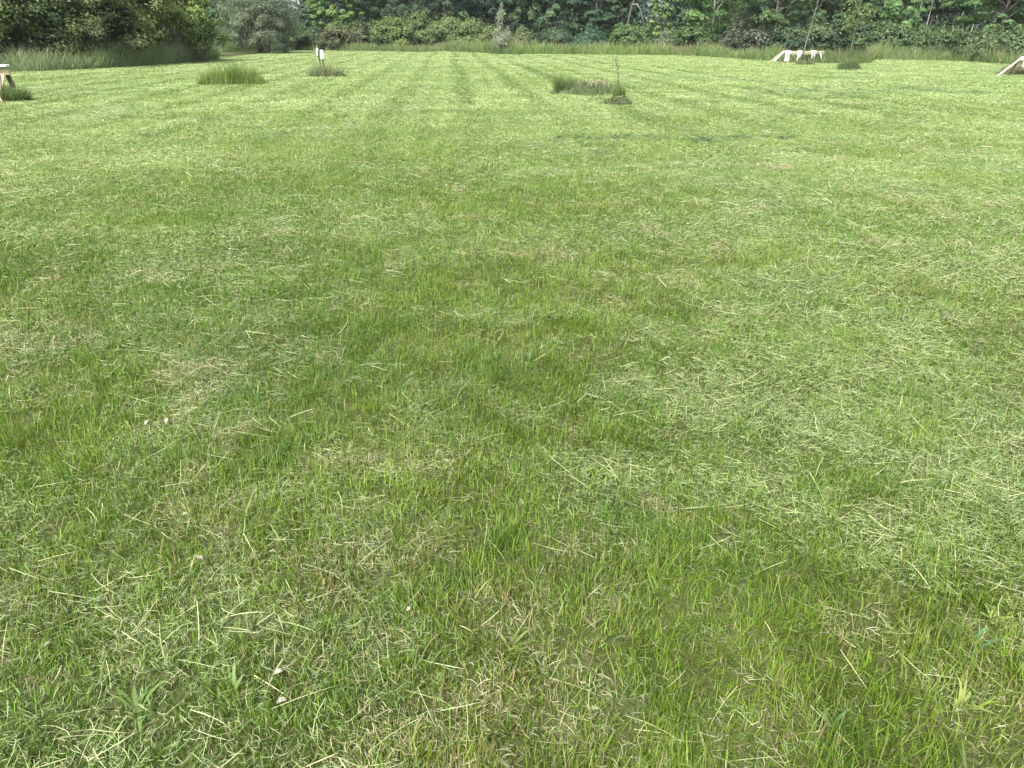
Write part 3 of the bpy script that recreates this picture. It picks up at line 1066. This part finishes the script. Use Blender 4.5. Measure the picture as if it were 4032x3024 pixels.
under(3760, 66, 2.2, 2.8, 'olive weeds in the middle of the shaded grove', (.042, .070, .030), (.095, .145, .055))
under(3870, 55, 1.9, 1.9, 'brown olive weeds below the maple trunk', (.044, .066, .032), (.095, .130, .058))
under(3990, 52, 2.0, 2.0, 'dull olive bush behind the sawhorse at the right edge', (.040, .064, .030), (.088, .130, .056))


# woodland behind everything: one mass, with the gap at the left and the hazy gap
def woodland():
    P, c = [], []
    V = MB()
    for _ in range(760):
        px = random.uniform(-700, 4500)
        if 1120 < px < 1205 or 2490 < px < 2650 or 3335 < px < 3372:
            continue
        Y = random.uniform(112, 134)
        x, y = pd(px, Y)
        Hh = random.uniform(8, 15)
        if 1060 < px < 1260:
            Hh = random.uniform(4, 6.5)
        m = 170
        q = rng.normal(size=(m, 3)) * np.array([1.7, 1.7, 0])
        q[:, 2] = rng.random(m) ** .8 * Hh
        P.append(q + np.array([x, y, 0]))
        t = random.random()
        cc = np.array((.020, .044, .030)) * (1 - t) + np.array((.052, .088, .052)) * t
        c.append(cc * (.7 + .6 * rng.random(m))[:, None])
        if random.random() < .35:
            V.tube([(x, y, -.2), (x + random.gauss(0, .2), y, Hh * .5), (x + random.gauss(0, .4), y, Hh * .9)], [.18, .12, .04], 5, False)
    P = np.concatenate(P)
    c = np.concatenate(c)
    me = leaves('woodland', P, .45 + .5 * rng.random(len(P)), rng.normal(size=P.shape) * .6 + np.array([0, -.5, .7]), c, M_LEAF, .6)
    w = tag(link('woodland', me), 'dark mass of woodland behind the tree line', 'woodland', None, 'stuff')
    link('trunk', V.mesh('trunk', M_BARK), w)['kind'] = 'stuff'


woodland()

# bare bent limb at the hazy gap belongs to a dead tree
dx, dy = pd(2500, 90)
droot = thing('dead_tree', 'bare bent pale limb of a dead tree beside the hazy gap', 'dead tree', (dx, dy, 0))
mb = MB()
mb.tube([(-1.2, 0, -.2), (-1.0, 0, 2.5), (-.6, 0, 4.6), (-.2, 0, 5.6)], [.13, .10, .07, .04], 6)
link('trunk', mb.mesh('trunk', M_BARK, True), droot)
mb = MB()
mb.tube([(-.55, 0, 4.7), (-.1, -.3, 4.75), (.35, -.4, 4.2), (.62, -.5, 3.3), (.85, -.5, 2.5)], [.045, .04, .035, .03, .015], 5)
link('limb', mb.mesh('limb', M_PALEBARK, True), droot)


# ------------------------------------------------------------------ saplings on the lawn
def sapling(name, label, px, py, H, lean, fol, n=500, leaf=.16, R=.5, bark=M_TWIG, r0=.03):
    x, y = gp(px, py)
    root = thing(name, label, 'sapling', (x, y, float(gz(x, y))))
    mb = MB()
    pts = [Vector((lean * (f ** 1.1) * H + random.gauss(0, .02) * H * .2, random.gauss(0, .02), f * H - .05)) for f in (0, .2, .4, .6, .8, 1)]
    mb.tube(pts, [r0, r0 * .9, r0 * .75, r0 * .55, r0 * .35, r0 * .15], 6)
    link('trunk', mb.mesh('trunk', bark, True), root)
    bb = MB()
    tips = []
    for _ in range(int(14 if n else 5)):
        f = random.uniform(.35, .95)
        i = min(4, int(f * 5))
        b = pts[i].lerp(pts[i + 1], f * 5 - i)
        a = random.uniform(0, 6.3)
        L = R * random.uniform(.5, 1.2) * (1.25 - f * .6)
        e = b + Vector((math.cos(a) * L, math.sin(a) * L * .7, L * random.uniform(.5, 1.2)))
        bb.tube([b, b.lerp(e, .5) + Vector((0, 0, .04)), e], [r0 * .35, r0 * .25, r0 * .12], 4, False)
        tips.append(e)
    link('branches', bb.mesh('branches', bark), root)
    if n:
        ti = rng.integers(0, len(tips), n)
        P = np.array([tuple(t) for t in tips])[ti] + rng.normal(0, .22 * R + .1, (n, 3))
        nr = rng.normal(size=(n, 3)) + np.array([0, 0, .8])
        c = mix(fol[0], fol[1], rng.random(n))
        link('foliage', leaves('foliage', P, leaf * (.6 + .8 * rng.random(n)), nr, c, M_LEAF), root)
    return root


sapling('leaning_sapling', 'thin leaning young tree growing in front of the long white sawhorse', 3150, 254, 6.5, .14,
        ((.05, .085, .035), (.13, .18, .07)), 420, .18, 1.1, M_SAP, .045)
sapling('sprouting_sapling', 'young tree with bright leaf tufts right of the long white sawhorse', 3338, 252, 5.6, .03,
        ((.07, .11, .035), (.18, .23, .08)), 1300, .17, 1.0, M_SAP, .032)

# dead sapling by the hay mound, its shape copied from the photo
x, y = gp(2432, 392)
root = thing('dead_sapling', 'thin bare dead sapling standing at the end of the hay mound', 'dead sapling', (x, y, float(gz(x, y))))
mb = MB()
mb.tube([(0, 0, -.05), (-.005, 0, .35), (-.03, 0, .62), (-.06, 0, .85), (-.085, 0, 1.0)], [.017, .015, .012, .010, .006], 6)
link('trunk', mb.mesh('trunk', M_BARK, True), root)
mb = MB()
mb.tube([(-.06, 0, .85), (-.13, .02, .98), (-.2, .03, 1.06), (-.23, .03, 1.16)], [.012, .010, .008, .005], 5, False)
mb.tube([(-.075, 0, .95), (-.085, .02, 1.08), (-.06, .03, 1.2)], [.010, .008, .005], 5, False)
mb.tube([(-.13, .02, .98), (-.12, .05, 1.1)], [.008, .005], 5, False)
mb.tube([(-.03, 0, .62), (-.06, -.03, .72), (-.1, -.04, .80)], [.010, .008, .005], 5, False)
mb.tube([(-.045, 0, .74), (-.02, .03, .86), (-.01, .03, .93)], [.009, .007, .005], 5, False)
link('branches', mb.mesh('branches', M_BARK), root)


# ------------------------------------------------------------------ grass islands left by the mower
def island(name, label, cat, cx, cy, a, b, H, n, pal, wid=.006, lean=.15, box=False, heads=.1, group=None, hf=None, flop=0, ang=0):
    z = float(gz(cx, cy))
    u, v = rng.random(n) * 2 - 1, rng.random(n) * 2 - 1
    if not box:
        th = rng.random(n) * 6.3
        rr = np.sqrt(rng.random(n))
        u, v = rr * np.cos(th), rr * np.sin(th)
    u = u * (1 + .08 * np.sin(v * 7))
    edge = np.clip(1.35 - np.maximum(np.abs(u), np.abs(v)) ** 3, .35, 1)
    x = u * a * math.cos(ang) - v * b * math.sin(ang)
    y = u * a * math.sin(ang) + v * b * math.cos(ang)
    cl_ = fbm((x + cx) * 3.1, (y + cy) * 3.1, 71, 2)
    h = H * (.45 + .6 * rng.random(n)) * (.6 + .75 * cl_) * edge
    if hf is not None:
        h = h * hf(u, v)
    c = mix(pal[0], pal[1], np.clip(cl_ * 1.5 - .3 + rng.normal(0, .25, n), 0, 1))
    hd = rng.random(n) < heads
    c[hd] = np.array(pal[2]) * (.7 + .6 * rng.random(hd.sum()))[:, None]
    w = wid * (.6 + .8 * rng.random(n))
    base = gz(x + cx, y + cy) - z - .01
    me = ribbons(name, *tall_blades(x, y, h, w, np.minimum(c * 1.3, .42), lean, 3, base), M_GRASS)
    o = link(name, me, None, (cx, cy, z))
    return tag(o, label, cat, group)


GI = 'clumps of uncut grass left standing on the mown lawn'
cx, cy = gp(918, 333)
island('grass_clump', 'block of upright uncut green grass left of the two black stakes', 'grass clump', cx, cy, 1.10, .45, .85, 5200,
       ((.055, .105, .025), (.150, .215, .050), (.26, .27, .12)), .006, .14, True, .14, GI,
       hf=lambda u, v: .62 + .55 * rng.random(len(u)) ** 2 + .18 * np.sin(u * 5 + 1) + .12 * np.sin(u * 11))
cx, cy = gp(1288, 304)
island('grass_clump', 'wispy grey green grass around the feet of the two black stakes', 'grass clump', cx, cy, .78, .40, .78, 2600,
       ((.060, .095, .040), (.150, .190, .095), (.28, .26, .15)), .0055, .30, False, .22, GI,
       hf=lambda u, v: .38 + .8 * rng.random(len(u)) ** 3)
cx, cy = gp(2225, 372)
island('grass_clump', 'dark green tuft standing at the left end of the hay mound', 'grass clump', cx, cy, .34, .24, .60, 1500,
       ((.040, .070, .022), (.105, .150, .050), (.20, .20, .10)), .005, .22, False, .12, GI,
       hf=lambda u, v: .55 + .6 * np.abs(np.sin(u * 4 + .9)))
cx, cy = gp(2436, 388)
island('grass_clump', 'bright green tuft at the foot of the dead sapling', 'grass clump', cx, cy, .17, .15, .50, 420,
       ((.060, .110, .025), (.130, .190, .055), (.2, .2, .1)), .005, .22, False, .05, GI)
cx, cy = gp(3170, 255)
island('grass_clump', 'dark tuft at the foot of the thin leaning tree', 'grass clump', cx, cy, .55, .5, .38, 700,
       ((.055, .090, .035), (.135, .18, .075), (.2, .18, .1)), .011, .45, False, .15, GI)
cx, cy = gp(3340, 276)
island('grass_clump', 'dark bushy tuft alone on the lawn below the sprouting sapling', 'grass clump', cx, cy, .58, .5, .85, 1500,
       ((.050, .092, .036), (.125, .185, .080), (.18, .18, .1)), .010, .35, False, .10, GI, hf=lambda u, v: .95 - .65 * (u * u + v * v))
cx, cy = gp(3245, 250)
island('grass_clump', 'tall light green weeds under the right leg of the long white sawhorse', 'grass clump', cx, cy + 1.6, 1.3, .6, .85, 2200,
       ((.060, .105, .030), (.140, .195, .065), (.22, .2, .1)), .012, .25, False, .08, GI)
cx, cy = gp(28, 398)
island('grass_clump', 'long matted grass around the feet of the sawhorse at the left edge', 'grass clump', cx, cy, .60, .32, .72, 4200,
       ((.050, .090, .035), (.140, .200, .085), (.28, .28, .16)), .005, .60, False, .10, GI)
cx, cy = gp(4040, 296)
island('grass_clump', 'brownish uncut grass under the sawhorse at the right edge', 'grass clump', cx, cy, 1.25, .7, .52, 3000,
       ((.060, .075, .035), (.140, .155, .085), (.28, .25, .16)), .008, .35, False, .28, GI)


# hay mound: a body of matted strands over a low core
def mound(name, label, cat, cx, cy, a, b, H, n, cols, top, wid=.004, L0=.12, ang=0):
    z = float(gz(cx, cy))
    root = thing(name, label, cat, (cx, cy, z))
    nr, na = 12, 40
    V = []
    for i in range(nr + 1):
        f = i / nr
        for k in range(na):
            t = k * 2 * math.pi / na
            rr = f * (1 + .10 * math.sin(3 * t + cx) + .07 * math.sin(7 * t))
            hgt = H * .8 * (1 - f ** 2.6) * (.8 + .4 * float(vnoise(np.array(2 * f * math.cos(t) + cx), np.array(2 * f * math.sin(t)), 9)))
            V.append((a * rr * math.cos(t), b * rr * math.sin(t), hgt - .02))
    F = []
    for i in range(nr):
        for k in range(na):
            k2 = (k + 1) % na
            F.append((i * na + k, (i + 1) * na + k, (i + 1) * na + k2, i * na + k2))
    me = bpy.data.meshes.new('core')
    me.from_pydata(V, [], F)
    me.materials.append(noisy_material('matted_grass', (.05, .065, .03), (.12, .14, .06), 22, .95, .8))
    me.polygons.foreach_set('use_smooth', np.full(len(F), True))
    link('core', me, root)
    th = rng.random(n) * 6.3
    f = np.sqrt(rng.random(n)) * 1.05
    x, y = a * f * np.cos(th), b * f * np.sin(th)
    hz = H * .8 * np.clip(1 - f ** 2.6, 0, 1) * (.85 + .35 * vnoise(x * 3 + cx, y * 3, 9))
    L = L0 * (.5 + rng.random(n))
    az = np.where(rng.random(n) < .6, np.sign(y - .0) * 1.57, rng.random(n) * 6.3) + rng.normal(0, .6, n)
    dn = -np.clip(f, 0, 1) * .9 + rng.normal(0, .3, n)
    d = np.stack([np.cos(az) * np.cos(dn), np.sin(az) * np.cos(dn), np.sin(dn)], 1) * L[:, None]
    c0 = np.stack([x, y, hz + .02 + .03 * rng.random(n)], 1)
    C = np.stack([c0 - d * .5, c0 + [0, 0, .012], c0 + d * .5 - np.array([0, 0, .01])], 1)
    C[:, :, 2] = np.maximum(C[:, :, 2], -.01)
    side = np.stack([-np.sin(az), np.cos(az), rng.normal(0, .6, n)], 1)
    w = wid * (.6 + .8 * rng.random(n))
    c = mix(cols[0], cols[1], rng.random(n))
    tp = (rng.random(n) < np.clip((hz / H * 1.6 - .62) * (.45 + .8 * (x > 0)), 0, .8))
    c[tp] = np.array(top) * (.7 + .5 * rng.random(tp.sum()))[:, None]
    link('strands', ribbons('strands', C, side, np.stack([w, w], 1), c, M_CLIP), root)


cx, cy = gp(2312, 372)
mound('hay_mound', 'long low mound of cut hay with a pale straw top on the lawn', 'hay mound', cx, cy, 1.06, .36, .42, 5200,
      ((.06, .095, .038), (.17, .215, .095)), (.36, .36, .22), .0045)
cx, cy = gp(2432, 415)
mound('clipping_heap', 'small dark heap of cut grass in front of the dead sapling', 'grass heap', cx, cy, .34, .22, .17, 1100,
      ((.045, .07, .03), (.14, .175, .08)), (.18, .21, .10), .005, .10)


# ------------------------------------------------------------------ black stakes with white bags
def stake(px, py, H, lean, r, label, tip=False):
    x, y = gp(px, py)
    root = thing('stake', label, 'stake', (x, y, float(gz(x, y))), 'black stakes on the lawn')
    mb = MB()
    e = Vector((lean * H, 0, H))
    mb.bar((0, 0, -.1), e, r * 2, r * 1.2, Vector((0, 1, 0)))
    mb.bar((0, -r * .9, -.1), e + Vector((0, -r * .9, 0)), r * .5, r * 1.2, Vector((0, 1, 0)))
    link('post', mb.mesh('post', M_BLACK), root)
    if tip:
        mt = MB()
        mt.tube([e, e + Vector((lean * .2 - .01, 0, .15))], [.012, .010], 6)
        link('wooden_tip', mt.mesh('wooden_tip', M_PINE), root)
    return x, y, e


x1, y1, e1 = stake(1271, 302, 1.08, -.09, .030, 'taller black stake with a wooden tip on the lawn', True)
x2, y2, e2 = stake(1284, 302, .98, -.10, .022, 'thinner black stake right of the taller one')


def bag(label, loc, prof, seed, sx=1, sy=.75, extra=None, grp='white plastic bags tied on stakes and sawhorses', cat='plastic bag', name='plastic_bag'):
    root = thing(name, label, cat, loc, grp)
    mb = MB()
    mb.sack((0, 0, 0), prof, 16, .16, sx, sy, seed)
    link('bag_body', mb.mesh('bag_body', M_WHITE, True), root)
    if extra:
        me = MB()
        for pts, rr in extra:
            me.tube(pts, rr, 6)
        link('handles', me.mesh('handles', M_WHITE, True), root)
    return root


g1z = float(gz(x1, y1))
bag('small white plastic bag tied at the top of the taller black stake', (x1 + e1.x - .02, y1 - .02, g1z + e1.z - .17),
    [(-.09, .012), (-.075, .03), (-.03, .043), (.03, .042), (.08, .03), (.11, .05), (.15, .058), (.185, .035), (.195, .01)], 1, .95, .7)
bag('larger white plastic bag hung over the thinner black stake', (x2 + e2.x + .03, y2 - .03, g1z + e2.z - .22),
    [(-.10, .03), (-.07, .075), (-.01, .098), (.06, .10), (.12, .085), (.17, .058), (.20, .045), (.24, .058), (.275, .045), (.285, .01)], 2, .92, .6)


# ------------------------------------------------------------------ sawhorses
# long white one in front of the trees
ax, ay = gp(3040, 243)
bx_, by_ = gp(3250, 249)
Yw = (ay + by_) / 2 - 1.3
zt = .86


def wx(px, Y):
    r = ray(px, 215)
    return float(r[0] / r[1] * Y)


saw = thing('sawhorse', 'long low white sawhorse of pale boards in front of the trees', 'sawhorse', (wx(3150, Yw), Yw, 0), 'wooden sawhorses on the field')
ox = wx(3150, Yw)


def lx(px):
    return wx(px, Yw) - ox


zb = zat(207, Yw)
z_end = zat(206, Yw)
mb = MB()
mb.bar((lx(3090), 0, zb + .03), (lx(3242), 0, z_end + .03), .14, .06, Vector((0, 0, 1)))
mb.bar((lx(3090), .02, zb - .06), (lx(3242), .02, z_end - .06), .05, .10, Vector((0, 0, 1)))
link('beam', mb.mesh('beam', M_PINE), saw)
zg = lambda px: 0.0
mb = MB().bar((lx(3084), -.05, zb + .07), (lx(3044), -.35, zat(238, Yw) - .05), .06, .12, Vector((0, 1, 0)))
link('leg', mb.mesh('leg', M_PAINT), saw)
mb = MB().bar((lx(3083), .06, zb + .06), (lx(3034), .30, -.02), .08, .04, Vector((0, 1, 0)))
link('leg', mb.mesh('leg', M_WOOD), saw)
mb = MB().bar((lx(3226), -.05, zb + .0), (lx(3237), -.35, -.02), .05, .12, Vector((0, 1, 0)))
link('leg', mb.mesh('leg', M_PAINT), saw)
mb = MB().bar((lx(3224), .05, zb + .0), (lx(3216), .35, -.02), .08, .04, Vector((0, 1, 0)))
link('leg', mb.mesh('leg', M_DARKWOOD), saw)


def wrap(px0, px1, label, drop, seed):
    """white plastic wound round the beam, its tails hanging down"""
    xa, xb = lx(px0) + ox, lx(px1) + ox
    root = thing('plastic_wrap', label, 'plastic wrap', ((xa + xb) / 2, Yw, zb), 'white plastic wound round the long sawhorse')
    r = random.Random(seed)
    mb = MB()
    h = (xb - xa) / 2
    n = 7
    mb.tube([(-h + 2 * h * i / n, 0, -.005 + r.gauss(0, .008)) for i in range(n + 1)],
            [.09 if i in (0, n) else .125 + r.gauss(0, .012) for i in range(n + 1)], 10)
    link('wrapping', mb.mesh('wrapping', M_WHITE, True), root)
    for (x0, x1, z1) in drop:
        t = MB().tube([(x0, -.04, -.06), ((x0 + x1) / 2 + .01, -.06, (z1 - .06) / 2), (x1, -.05, z1)], [.05, .04, .035], 7)
        link('tail', t.mesh('tail', M_WHITE, True), root)


wrap(3090, 3114, 'white plastic wound round the left end of the long sawhorse', [], 1)
wrap(3138, 3156, 'white plastic wound round the middle of the long sawhorse with two tails', [(-.05, -.13, -.50), (.05, .02, -.32)], 2)
wrap(3190, 3214, 'white plastic wound round the right part of the long sawhorse with two tails', [(-.06, -.10, -.40), (.07, .03, -.40)], 3)
bag('white plastic bag hanging by its handles from the left end of the long sawhorse', (lx(3098) + ox, Yw - .14, zat(240, Yw)),
    [(-.06, .05), (-.03, .13), (.03, .165), (.10, .155), (.17, .13), (.21, .12), (.215, .05)], 4, 1, .6,
    [([(-.10, 0, .16), (-.05, .06, .34), (.0, .12, .50)], [.05, .04, .035]), ([(.10, 0, .16), (.09, .06, .34), (.07, .12, .50)], [.045, .035, .035])])

# sawhorse cut off by the left edge: white board on a plank, plywood end, dark leg
Yl = gp(40, 398)[1]
zl_top, zl_mid = zat(253, Yl), zat(274, Yl)


def lx2(px):
    r = ray(px, 320)
    return float(r[0] / r[1] * Yl)


lo = lx2(20)
ls = thing('sawhorse', 'wooden sawhorse with a white board top at the left edge', 'sawhorse', (lo, Yl, 0), 'wooden sawhorses on the field')
mb = MB().bar((lx2(-190) - lo, -.35, zl_top - .035), (lx2(38) - lo, .10, zl_top - .035), .34, .045, Vector((0, 0, 1)))
link('board_top', mb.mesh('board_top', M_PAINT), ls)
mb = MB().bar((lx2(-190) - lo, -.35, zl_mid - .07), (lx2(38) - lo, .10, zl_mid - .07), .10, .14, Vector((0, 0, 1)))
link('beam', mb.mesh('beam', M_WOOD), ls)
zb2 = zl_mid - .14
mb = MB().bar((lx2(12) - lo, -.02, zb2 + .03), (lx2(-6) - lo, -.38, -.02), .24, .03, Vector((.1, 1, 0)))
link('plywood_gusset', mb.mesh('plywood_gusset', M_PLY), ls)
mb = MB().bar((lx2(24) - lo, .12, zb2 + .05), (lx2(30) - lo, .30, -.02), .12, .045, Vector((0, 1, 0)))
link('leg', mb.mesh('leg', M_DARKWOOD), ls)
mb = MB().bar((lx2(10) - lo, -.08, zb2 + .05), (lx2(20) - lo, -.42, zb2 - .42), .05, .04, Vector((0, 1, 0)))
link('brace', mb.mesh('brace', M_PINE), ls)
mb = MB().bar((lx2(-150) - lo, -.05, zb2 + .05), (lx2(-180) - lo, -.62, -.02), .10, .045, Vector((0, 1, 0)))
link('leg', mb.mesh('leg', M_WOOD), ls)
mb = MB().bar((lx2(-2) - lo, -.40, zb2 - .1), (lx2(36) - lo, -.50, -.02), .035, .03, Vector((0, 1, 0)))
link('leg', mb.mesh('leg', M_WOOD), ls)

# sawhorse cut off by the right edge
Yr = gp(3960, 300)[1]


def lx3(px):
    r = ray(px, 260)
    return float(r[0] / r[1] * Yr)


ro = lx3(4030)
zr = zat(234, Yr)
rs_ = thing('sawhorse', 'wooden sawhorse with a long pale diagonal leg at the right edge', 'sawhorse', (ro, Yr, 0), 'wooden sawhorses on the field')
mb = MB().bar((lx3(4004) - ro, 0, zr), (lx3(4190) - ro, .1, zr - .02), .10, .09, Vector((0, 0, 1)))
link('beam', mb.mesh('beam', M_PINE), rs_)
mb = MB().bar((lx3(4008) - ro, -.06, zr + .05), (lx3(3914) - ro, -.35, -.02), .05, .085, Vector((0, 1, 0)))
link('leg', mb.mesh('leg', M_PINE), rs_)
mb = MB().bar((lx3(4008) - ro, .06, zr - .02), (lx3(3996) - ro, .30, -.02), .10, .05, Vector((0, 1, 0)))
link('leg', mb.mesh('leg', M_DARKWOOD), rs_)
mb = MB().bar((lx3(4150) - ro, -.05, zr - .02), (lx3(4168) - ro, -.35, -.02), .10, .05, Vector((0, 1, 0)))
link('leg', mb.mesh('leg', M_PINE), rs_)
root = thing('plastic_wrap', 'white plastic wound round the beam of the sawhorse at the right edge', 'plastic wrap', (lx3(4020), Yr, zr))
mb = MB()
mb.tube([(-.13, 0, -.01), (-.05, 0, .03), (.05, 0, .02), (.18, 0, -.01), (.3, 0, 0)], [.06, .095, .085, .10, .08], 10)
link('wrapping', mb.mesh('wrapping', M_WHITE, True), root)
bag('white plastic bag hanging from the sawhorse at the right edge', (lx3(4028), Yr - .1, zr - .24),
    [(-.10, .05), (-.06, .09), (0, .11), (.08, .10), (.16, .08), (.24, .07), (.27, .03)], 7)


# ------------------------------------------------------------------ small things in the foreground
def dead_leaf(px, py, L, label, rot):
    x, y = gp(px, py)
    n = 7
    L *= .62
    V, F = [], []
    for i in range(n):
        f = i / (n - 1)
        w = L * .32 * math.sin(math.pi * min(1, f * .9 + .08)) ** .8
        curl = L * .22 * math.sin(math.pi * f)
        for j, s in enumerate((-1, -.5, 0, .5, 1)):
            V.append(((f - .5) * L, s * w * (1 + .15 * math.sin(9 * f + s)), curl + abs(s) ** 2 * L * .16 + random.gauss(0, L * .02)))
    for i in range(n - 1):
        for j in range(4):
            a = i * 5 + j
            F.append((a, a + 1, a + 6, a + 5))
    me = bpy.data.meshes.new('dead_leaf')
    me.from_pydata(V, [], F)
    me.materials.append(M_DEAD)
    me.polygons.foreach_set('use_smooth', np.full(len(F), True))
    o = link('dead_leaf', me, None, (x, y, float(gz(x, y)) + .033))
    o.rotation_euler = (random.uniform(-.5, .5), random.uniform(-.4, .4), rot)
    so_ = o.modifiers.new('thickness', 'SOLIDIFY')
    so_.thickness = .0006
    tag(o, label, 'dead leaf', 'dry curled leaves lying on the grass')


for px, py, L, rot, lab in (
        (590, 1690, .050, 1.2, 'left one of two curled pale leaves lying side by side at left'),
        (666, 1682, .048, 1.5, 'right one of two curled pale leaves lying side by side at left'),
        (690, 1628, .045, -.6, 'pale scrap of dry leaf just above the pair of curled leaves'),
        (833, 1672, .025, .3, 'tiny pale leaf right of the pair of curled leaves'),
        (735, 2056, .036, .2, 'pinkish dry leaf below the pair of curled leaves'),
        (1080, 2206, .040, .1, 'whitest scrap of leaf in the lower left quarter'),
        (790, 2232, .050, -.3, 'long tan dry leaf left of the whitest scrap'),
        (1104, 2680, .036, .2, 'small tan leaf in the lower left foreground'),
        (1118, 2798, .046, .1, 'flat pale leaf nearest the bottom edge at left'),
        (203, 2570, .034, 1.0, 'greyish dry leaf by the left edge near the bottom'),
        (1318, 2612, .026, .8, 'small pink scrap right of the lower left foreground leaves'),
        (1612, 2430, .030, 1.1, 'brown and pale scrap of leaf near the bottom centre')):
    dead_leaf(px, py, L, lab, rot)


def weed(px, py, label, nb, L, w, col, spread=.9):
    x, y = gp(px, py)
    az = rng.random(nb) * 6.3
    o = tag(link('broad_grass_weed', None, None, (x, y, float(gz(x, y)))), label, 'weed', 'broad bladed weeds in the turf')
    X = rng.normal(0, .006, nb)
    Y = rng.normal(0, .006, nb)
    h = L * (.6 + .6 * rng.random(nb))
    S = 4
    C = np.empty((nb, S + 1, 3))
    Z = np.zeros(nb)
    C[:, 0] = np.stack([X, Y, Z], 1)
    le = np.abs(rng.normal(spread * .6, .25, nb))
    for s in range(1, S + 1):
        th = le + .9 * (s / S) ** 2 * spread
        X = X + np.cos(az) * np.sin(th) * h / S
        Y = Y + np.sin(az) * np.sin(th) * h / S
        Z = Z + np.cos(th) * h / S
        C[:, s] = np.stack([X, Y, Z], 1)
    side = np.stack([-np.sin(az), np.cos(az), rng.normal(0, .2, nb)], 1)
    ww = w * (.7 + .6 * rng.random(nb))
    hw = np.stack([ww * .6, ww, ww, ww * .75], 1)
    c = np.array(col) * (.8 + .4 * rng.random(nb))[:, None]
    me = ribbons('broad_grass_weed', C, side, hw, c, M_GRASS)
    loc = o.location.copy()
    labels = {k: o[k] for k in o.keys()}
    bpy.data.objects.remove(o)
    o = link('broad_grass_weed', me, None, loc)
    for k, v in labels.items():
        o[k] = v


for px, py, lab, nb, L, w, col in (
        (545, 2800, 'broad bladed grass weed in the lower left foreground', 8, .085, .0042, (.13, .21, .05)),
        (3905, 2450, 'yellow green broad leaved weed near the right edge', 7, .06, .007, (.24, .30, .07)),
        (3780, 2790, 'yellow green spreading weed in the lower right corner', 9, .08, .004, (.24, .28, .07)),
        (3270, 2870, 'blue green broad bladed weed at the bottom right', 8, .075, .005, (.09, .19, .06)),
        (3830, 2560, 'blue green blades below the yellow green weed at the right edge', 8, .08, .0045, (.10, .20, .09)),
        (3050, 1360, 'bright green tuft of wide blades right of centre', 12, .10, .004, (.15, .24, .05)),
        (2010, 2560, 'green blades with a yellowed tip near the bottom centre', 7, .07, .004, (.17, .23, .06)),
        (2080, 1430, 'bluish star of wide blades in the middle of the lawn', 9, .09, .004, (.10, .19, .08)),
        (930, 2720, 'wide pale green blade pair left of bottom centre', 4, .09, .004, (.16, .24, .07))):
    weed(px, py, lab, nb, L, w, col)



# ------------------------------------------------------------------ air
hz = MB()
hz.v = [(x, y, z) for z in (-1.6, 22) for x, y in ((-260, -40), (260, -40), (260, 260), (-260, 260))]
hz.f = [(3, 2, 1, 0), (4, 5, 6, 7), (0, 1, 5, 4), (1, 2, 6, 5), (2, 3, 7, 6), (3, 0, 4, 7)]
hm, ht, ho = new_mat('thin_haze')
pv = ht.nodes.new('ShaderNodeVolumePrincipled')
pv.inputs['Color'].default_value = (.82, .90, 1.0, 1)
pv.inputs['Density'].default_value = 0.00014
ht.links.new(pv.outputs[0], ho.inputs['Volume'])
tag(link('haze', hz.mesh('haze', hm)), 'thin pale summer haze softening the far trees', 'haze', None, 'stuff')
